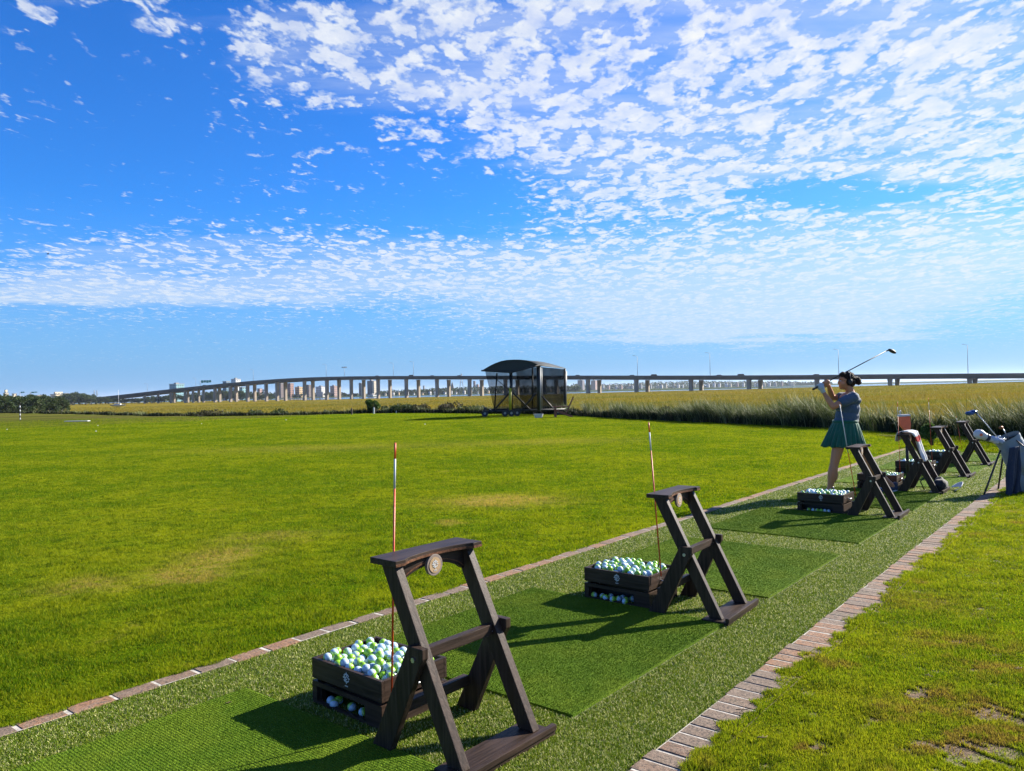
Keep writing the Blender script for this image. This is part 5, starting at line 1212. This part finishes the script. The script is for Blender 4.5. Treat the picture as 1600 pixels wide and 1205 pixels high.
    hp = MB(); hp.ell(hc+Vector((.022, -.092, -.005)), (.028, .013, .034)); hp.ell(hc+Vector((.022, .092, -.005)), (.028, .013, .034)); hp.tube([hc+Vector((.022, .10*math.sin(R(a)), -.004+.140*math.cos(R(a)))) for a in range(-84, 85, 14)], .006, 8); hp.build('headphones', M['black'], body)
    # shirt
    s = MB(); s.ell(g(1329.5, 619.5), (.095, .150, .055)); s.ell(g(1322, 623), (.07, .12, .06)); s.ell(g(1328, 626), (.130, .185, .085)); s.ell(g(1325, 638), (.150, .170, .13)); s.ell(g(1323.5, 650), (.150, .160, .12)); s.ell(g(1322, 657), (.155, .160, .075)); s.ell(g(1311, 634, -.06), (.07, .07, .07)); s.ell(g(1311, 634, .06), (.07, .07, .07))
    limb(s, shL, shL.lerp(elL, .52)+Vector((.005, 0, .008)), .074, .068); limb(s, shR, shR.lerp(elR, .42), .072, .066); s.ell(g(1333, 618.5, -.09), (.07, .09, .05)); s.ell(g(1333, 618.5, .09), (.07, .09, .05))
    def ds(co, n): return co+n*(.006*noise.noise(Vector((co.x*14, co.y*14, co.z*5)))+.005*noise.noise(co*30))
    so = remeshed('shirt', s, M['shirt'], .009, body, 4, ds)
    # collar ring
    # pleated skirt
    wc = g(1320.5, 659.5); hem = g(1317.8, 697.5); NP = 22
    def sk(u, v):
        a = u*2*math.pi; c = wc.lerp(hem, v); rx = .150+(.262-.150)*v**.9; ry = .155+(.24-.155)*v**.9; f = 1+(.012+.095*v)*(1 if 0 else math.asin(math.sin(a*NP))/1.57)*.9
        f *= 1+.05*v*noise.noise(Vector((math.cos(a)*2, math.sin(a)*2, 3))); dz = .02*v*noise.noise(Vector((math.cos(a)*3, math.sin(a)*3, 1)))
        return c+Vector((rx*math.cos(a)*f, ry*math.sin(a)*f, dz))
    k = MB(); k.grid(sk, NP*8, 10, 0, True); k.grid(lambda u, v: wc+Vector((.156*math.cos(u*2*math.pi), .161*math.sin(u*2*math.pi), .028-.04*v)), 48, 1)
    ko = k.build('skirt', M['skirt'], body, fixn=False); sd_ = ko.modifiers.new('solid', 'SOLIDIFY'); sd_.thickness = .004
    # shorts under the skirt
    p = MB(); limb(p, hipL+Vector((0, 0, .03)), hipL.lerp(kneeL, .22), .098, .088); limb(p, hipR+Vector((0, 0, .03)), hipR.lerp(kneeR, .22), .098, .088); p.ell(g(1322, 676), (.14, .165, .10)); remeshed('undershorts', p, M['skirt'], .012, body, 3)
    # shoes: left flat, right on its toe
    def shoe(heel, toe, up, nm):
        d = (toe-heel).normalized(); s_ = MB(); sd2 = d.cross(up).normalized(); mt = Matrix((d, sd2, up)).transposed(); L = (toe-heel).length
        s_.ell(heel.lerp(toe, .18)+up*.042, (.055, .038, .050), mat=mt); s_.ell(heel.lerp(toe, .42)+up*.036, (.085, .040, .042), mat=mt); s_.ell(heel.lerp(toe, .76)+up*.028, (.075, .044, .032), mat=mt); s_.ell(heel.lerp(toe, .08)+up*.085, (.040, .036, .035), mat=mt)
        o = remeshed('shoe', s_, M['shoe'], .007, body, 3); q = MB(); n_ = 20; pl = [heel.lerp(toe, .5)+d*(L*.52*math.cos(2*math.pi*i/n_))+sd2*(.043*math.sin(2*math.pi*i/n_)*(1.0+.12*math.cos(2*math.pi*i/n_))) for i in range(n_)]
        q.add([v+up*.0 for v in pl]+[v+up*.016 for v in pl], [tuple(range(n_))[::-1], tuple(range(n_, 2*n_))]+[(i, (i+1) % n_, n_+(i+1) % n_, n_+i) for i in range(n_)]); q.build('sole', M['sole'], o)
    hL = anL.copy(); hL.z = .012; hL.x += .04; tL = hL+Vector((-.245, -.03, 0)); shoe(hL, tL, Vector((0, 0, 1)), 'l')
    hR = anR+Vector((.055, 0, -.045)); tR = Vector((anR.x+.035, anR.y, .018)); dR = (tR-hR); tR = hR+dR.normalized()*max(.20, dR.length); upR = Vector((-1, 0, 0)); upR = (upR-dR.normalized()*upR.dot(dR.normalized())).normalized(); shoe(hR, tR, upR, 'r')
    # club
    r = empty('golf_club', org+butt)
    MB().tube([(0, 0, 0), ax*.27], [.0135, .0115], 10).build('grip', M['black'], r); L = (head-butt).length; MB().tube([ax*.2701, ax*L], [.0078, .0060], 8).build('shaft', M['frame'], r)
    hd = MB(); hb = ax*L; dn = (g(1399, 551.5, .12)-butt)-hb; mid = hb+dn*.5; d = dn.normalized(); sd3 = d.cross(Vector((0, 1, 0))).normalized(); mt = Matrix((d, Vector((0, 1, 0)), sd3)).transposed()
    hd.ell(mid, (dn.length*.62, .036, .024), mat=mt); hd.tube([hb-ax*.05, hb+d*.012], [.009, .012], 8); remeshed('club_head', hd, M['frame'], .005, r, 2)
    tag(r, 'black golf club raised behind the head of the golfer', 'golf club')
golfer()

# ------------------------------------------------------------------ towel and jug on the third-from-far stand, bag at its foot
def towel4():
    k = STN[3][3]; top = T_*k+.027*k+.012
    c = local(3, .235, -.36, top); u = Vector((math.cos(STN[3][2]), math.sin(STN[3][2]), 0)); n = Vector((u.y, -u.x, 0))
    m, T, b = mat('striped_towel'); o = T.obj(); v = T.attr('v', 2)
    c1 = T.mixc(T.m('MULTIPLY', T.m('GREATER_THAN', v, .60), T.m('LESS_THAN', v, .68)), (.70, .70, .68), (.65, .04, .03)); c1 = T.mixc(T.m('MULTIPLY', T.m('GREATER_THAN', v, .25), T.m('LESS_THAN', v, .30)), c1, (.10, .11, .16)); c1 = T.mixc(T.ramp(T.noise(o, 9, 3, .5), .5, .6), c1, (.55, .56, .60))
    T.put(b.inputs['Base Color'], c1); b.inputs['Roughness'].default_value = .9; T.put(b.inputs['Normal'], T.bump(T.noise(o, 22, 4, .6), .8, .01))
    pts = []
    path = [(-.12, -.10), (-.105, -.02), (-.09, .012), (-.03, .030), (.03, .034), (.085, .022), (.105, -.03), (.125, -.12), (.155, -.22), (.185, -.30), (.20, -.36)]
    vs = []; at = []; N = len(path); Wn = 14
    for j in range(N*4-3):
        q = j/4; i = min(int(q), N-2); f = q-i; b_ = path[i][0]*(1-f)+path[i+1][0]*f; z = path[i][1]*(1-f)+path[i+1][1]*f; vv = j/(N*4-4); wid = .16 if vv < .5 else .16-.09*(vv-.5)*2
        for w in range(Wn+1):
            s = (w/Wn-.5)*2*wid; p = c+u*(s-.02)+n*(b_+.010*math.sin(s*60+vv*4)*(1+vv))+Vector((0, 0, z+.008*math.sin(s*45+2+vv*5))); vs.append(p); at.append(vv)
    rows = N*4-3; Fa = np.array([(r_*(Wn+1)+w, r_*(Wn+1)+w+1, (r_+1)*(Wn+1)+w+1, (r_+1)*(Wn+1)+w) for r_ in range(rows-1) for w in range(Wn)])
    me = npmesh('towel', np.array([tuple(v) for v in vs]), Fa, m, {'v': np.array(at)}, True); o = bpy.data.objects.new('towel', me); link(o); sd_ = o.modifiers.new('solid', 'SOLIDIFY'); sd_.thickness = .008
    tag(o, 'white towel with a red stripe draped over the shelf of a bag stand', 'towel')
towel4()
def jug():
    # orange plastic jug standing on a slim post behind the stand with the towel
    Y = 11.0; b = atY(1417, 690, Y); r = empty('orange_jug', (b.x, Y, 0.0)); P = lambda px, py: atY(px, py, Y)-Vector(r.location)
    out = [(1403.5, 651.5), (1421, 650.5), (1422.5, 663), (1421.5, 672), (1420.5, 684), (1413.5, 684), (1412, 672), (1404.5, 664)]
    pl = [(P(a, q).x, P(a, q).z) for a, q in out]; mb = MB(); mb.prism(pl[::-1], -.022, .022, 'y'); mb.build('body', M['orange2'], r, .008)
    lid = [(1402.6, 648.2), (1420.8, 647.2), (1422, 650.2), (1403, 651.2)]; pl = [(P(a, q).x, P(a, q).z) for a, q in lid]; mb = MB(); mb.prism(pl[::-1], -.026, .026, 'y'); mb.build('lid', M['white'], r, .006)
    MB().tube([P(1407, 648), P(1405.5, 643), P(1407.5, 642)], .010, 8).build('spout', M['white'], r)
    MB().tube([P(1417, 684), (P(1417, 684).x, 0, .02)], .022, 8).build('post', M['frame'], r); MB().prism([(P(1417, 684).x+.11*math.cos(k*math.pi/8), .11*math.sin(k*math.pi/8)) for k in range(16)], .01, .022, 'z').build('base', M['frame'], r)
    tag(r, 'orange jug with white lid on a slim post behind the draped towel', 'jug')
jug()
def small_bag():
    c = local(3, .22, .03, .035); r = empty('shoe_bag', c); b = MB(); b.ell((0, 0, .07), (.09, .15, .085)); b.ell((-.02, .05, .13), (.05, .07, .05)); b.ell((.03, -.06, .09), (.05, .08, .06))
    remeshed('pouch', b, fabric('black_nylon', (.004, .0045, .006), .3, .8), .010, r, 2, lambda co, n: co+n*.010*noise.noise(co*18))
    MB().tube([(-.08, 0, .1), (-.18, .02, .17), (-.25, .03, .10), (-.2, .02, -.01)], .008, 6).build('strap', M['black'], r); r.rotation_euler = (0, 0, STN[3][2]-math.pi/2)
    tag(r, 'small black bag slumped on the foot plate below the towel', 'bag')
    p = local(3, .47, .13, .02); mb = MB(); mb.grid(lambda u, v: (.13*math.cos(math.pi*(u-.5))*(1-.4*v)+.02, .11*math.sin(math.pi*(u-.5))*2*(1-.4*v), .01+.055*(1-v)**2*math.cos(math.pi*(u-.5))), 14, 6); o = mb.build('sun_visor', M['white'], None, loc=p, fixn=False); o.rotation_euler = (0, -.3, -.4)
    sd_ = o.modifiers.new('solid', 'SOLIDIFY'); sd_.thickness = .004; tag(o, 'white curved visor leaning beside the black bag', 'visor')
small_bag()

# ------------------------------------------------------------------ stand bag with clubs at the right edge
def golf_bag():
    Y = 10.15; G = lambda px, py, dy=0.0: atY(px, py, Y+dy); org = G(1618, 786); org.z = 0
    r = empty('golf_bag', org); g = lambda px, py, dy=0.0: G(px, py, dy)-org
    m, T, b = mat('grey_blue_bag_cloth'); o = T.obj(); n = T.noise(o, 7, 4, .6); T.put(b.inputs['Base Color'], T.mixc(n, (.19, .25, .30), (.30, .36, .40))); b.inputs['Roughness'].default_value = .7; T.put(b.inputs['Normal'], T.bump(T.noise(o, 16, 4, .6), .7, .015))
    bot = g(1628, 783, .05); top = g(1575, 686); ax = (top-bot).normalized(); L = (top-bot).length; s1 = ax.cross(Vector((0, 1, 0))).normalized(); s2 = Vector((0, 1, 0))
    def tube(u, v):
        a = u*2*math.pi; rx = (.155+.03*math.sin(math.pi*v)); ry = .125+.015*math.sin(math.pi*v); q = 1+.05*noise.noise(Vector((math.cos(a)*2, math.sin(a)*2, v*5))); return bot+ax*(L*v)+s1*math.cos(a)*rx*q+s2*math.sin(a)*ry*q
    MB().grid(tube, 28, 16).build('bag_body', m, r, fixn=False)
    cb = MB(); cb.grid(lambda u, v: bot+(tube(u, 0)-bot)*v, 28, 1); cb.build('base_cap', M['black'], r, fixn=False)
    cf = MB(); cf.grid(lambda u, v: top+ax*(.03-.045*v)+(tube(u, 1)-top)*(1.04), 28, 1); cf.build('mouth_collar', m, r, fixn=False)
    dv = MB(); dv.grid(lambda u, v: top-ax*.03+(tube(u, 1)-top)*(.98*v), 28, 1); dv.build('club_divider', M['black'], r, fixn=False)
    pk = MB(); pk.ell(bot+ax*L*.30-s1*.13-s2*.06 if s1.x > 0 else bot+ax*L*.30+s1*.13-s2*.06, (.10, .09, .24), mat=Matrix((s1, s2, ax)).transposed()); remeshed('side_pocket', pk, m, .012, r, 2)
    pk = MB(); pk.ell(bot+ax*L*.62-s2*.12, (.11, .06, .17), mat=Matrix((s1, s2, ax)).transposed()); remeshed('front_pocket', pk, m, .012, r, 2)
    for a, c in (((1563, 704, -.08), (1535, 780, -.25)), ((1568, 706, .05), (1558.3, 774, .30))):
        f = g(*c); MB().tube([g(*a), f], .0115, 8).build('leg', M['black'], r); MB().ell(f, (.022, .022, .015), 10, 6).build('foot', M['black'], r)
    MB().tube([g(1588, 688, -.12), g(1603, 700, -.16), g(1612, 725, -.17), g(1608, 755, -.14)], .018, 8, flat=.4).build('shoulder_strap', M['black'], r)
    # towel hanging on the near side
    tm = fabric('navy_towel', (.018, .028, .060), .25); t0, t1 = g(1583, 697, -.17), g(1591, 697, -.17)
    def tw(u, v):
        L0, R0 = g(1577, 700, -.20), g(1594, 697, -.20); L1, R1 = g(1570, 779, -.24), g(1594, 770, -.24)
        p = L0.lerp(L1, v).lerp(R0.lerp(R1, v), u); p.y += (.022*math.sin(u*9+v*2.5)+.012*math.sin(u*23+v*6))*(.3+v); p.z += -.03*math.exp(-((u-.25)/.2)**2)*v**6+.05*math.exp(-((u-.5)/.10)**2)*v**6+.02*math.sin(u*9)*v**4; p.x += .012*math.sin(v*9+u*4)*v
        return p
    k = MB(); k.grid(tw, 16, 20); o = k.build('towel', tm, None, fixn=False); o.location = org; sd_ = o.modifiers.new('solid', 'SOLIDIFY'); sd_.thickness = .010; tag(o, 'dark navy towel hanging from the golf bag at the right edge', 'towel')
    tag(r, 'grey blue stand bag on thin black legs at the right edge', 'golf bag')
    # clubs
    blue = plain('glossy_blue_club_head', (.03, .09, .22), .25, .5, .1, 10, 0); sm = plain('steel_shaft', (.55, .58, .62), .3, .9, .05, 10, 0)
    def club(a, hd, headfn, mh, label, shm):
        c = empty('golf_club', org+a); d = hd-a; MB().tube([(0, 0, 0), d], [.006, .0065], 8).build('shaft', shm, c); hb = MB(); headfn(hb, d); remeshed('club_head', hb, mh, .006, c, 2); tag(c, label, 'golf club', 'clubs in the stand bag')
    dr = g(1526, 645.5); club(g(1566, 692, -.02), dr, lambda q, d: (q.ell(d+(g(1515.5, 646)-dr)+Vector((0, 0, 0)), (.062, .05, .030)), q.ell(d+(g(1521, 643.5)-dr), (.05, .045, .026)), q.tube([d*.96, d+(g(1522, 643)-dr)], [.010, .014], 8)), blue, 'driver with glossy blue head sticking up from the stand bag', sm)
    pt = g(1567, 669.5); club(g(1576, 686, .03), pt, lambda q, d: (q.ell(d+Vector((-.025, 0, .010)), (.034, .018, .024)), q.ell(d, (.014, .014, .014))), plain('bronze_club_head', (.30, .12, .04), .35, .7, .1, 10, 0), 'short club with bronze head sticking up from the stand bag', sm)
    iron = g(1561, 682.5); club(g(1574, 688, -.04), iron, lambda q, d: q.ell(d, (.032, .010, .020)), sm, 'silver iron head just above the mouth of the stand bag', sm)
    # head cover: white knitted sock over a club
    hcv = MB(); a, b2 = g(1557, 690, -.05), g(1530, 678.5, -.05); n_ = 8
    limb(hcv, a, a.lerp(b2, .55), .035, .038); limb(hcv, a.lerp(b2, .55), b2, .042, .066); hcv.ell(b2, (.072, .062, .066)); o = remeshed('head_cover', hcv, M['white'], .009, None, 3, lambda co, n: co+n*.006*noise.noise(co*25)); o.location = org
    nb = MB(); q = a.lerp(b2, .5); d = (b2-a).normalized(); nb.tube([q-d*.012, q+d*.03], [.047, .051], 14); nb.build('navy_band', M['shoe'], o); nb = MB(); nb.ell(b2+Vector((-.01, -.062, -.005)), (.022, .008, .02), 10, 8); nb.build('badge', M['orange2'], o)
    tag(o, 'white padded head cover with navy band over a club in the stand bag', 'head cover')
    hc2 = MB(); limb(hc2, g(1566, 690, -.06), g(1551, 685, -.06), .03, .036); o = remeshed('head_cover', hc2, fabric('pale_blue_knit', (.45, .52, .68), .15), .009, None, 3, lambda co, n: co+n*.008*noise.noise(co*30)); o.location = org; tag(o, 'pale blue rumpled head cover at the mouth of the stand bag', 'head cover')
golf_bag()

# ------------------------------------------------------------------ bits on the ground
def debris():
    rg = random.Random(21); tw = plain('dry_twig', (.20, .12, .06), .8, 0, .3, 60)
    for (px, py, L, lab) in ((1150, 1118, .07, 'dry brown twig lying across the wide brick edging'), (1585, 1052, .05, 'pale straw stalk on the rough grass at the right border'), (1445, 1063, .04, 'small straw stalk on the rough grass near the brick edging'), (1183, 1162, .05, 'thin straw stalk on the rough grass beside the lowest bricks'), (1200, 1037, .03, 'dark leaf scrap on the upper turf beside the bricks'), (352, 1107, .03, 'short pale straw on the nearest hitting mat')):
        g = gnd(px, py); mb = MB(); p = Vector((0, 0, .014)); pts = [p]; a = rg.uniform(-.6, .9)
        for k in range(5): a += rg.uniform(-.35, .35); p = p+Vector((math.cos(a)*L/5, math.sin(a)*L/5, rg.uniform(-.002, .004))); pts.append(p)
        mb.tube(pts, [.0022, .0024, .002, .0018, .0015, .001], 6); mb.tube([pts[2], pts[2]+Vector((.2*L, .25*L, .004))], [.0016, .001], 5)
        o = mb.build('twig', tw, None, loc=(g.x, g.y, .012)); tag(o, lab, 'twig')
debris()
# ------------------------------------------------------------------ haze over the marsh and the town
def haze():
    m = bpy.data.materials.new('haze'); m.use_nodes = True; nt = m.node_tree; nt.nodes.clear()
    o = nt.nodes.new('ShaderNodeOutputMaterial'); v = nt.nodes.new('ShaderNodeVolumePrincipled'); v.inputs['Density'].default_value = HAZE; v.inputs['Color'].default_value = (.72, .84, 1, 1); v.inputs['Anisotropy'].default_value = .3
    nt.links.new(v.outputs[0], o.inputs['Volume']); tag(MB().box((-9100, -40, -8), (9100, 15100, 60)).build('haze', m), kind='stuff')
HAZE = .00006
haze()
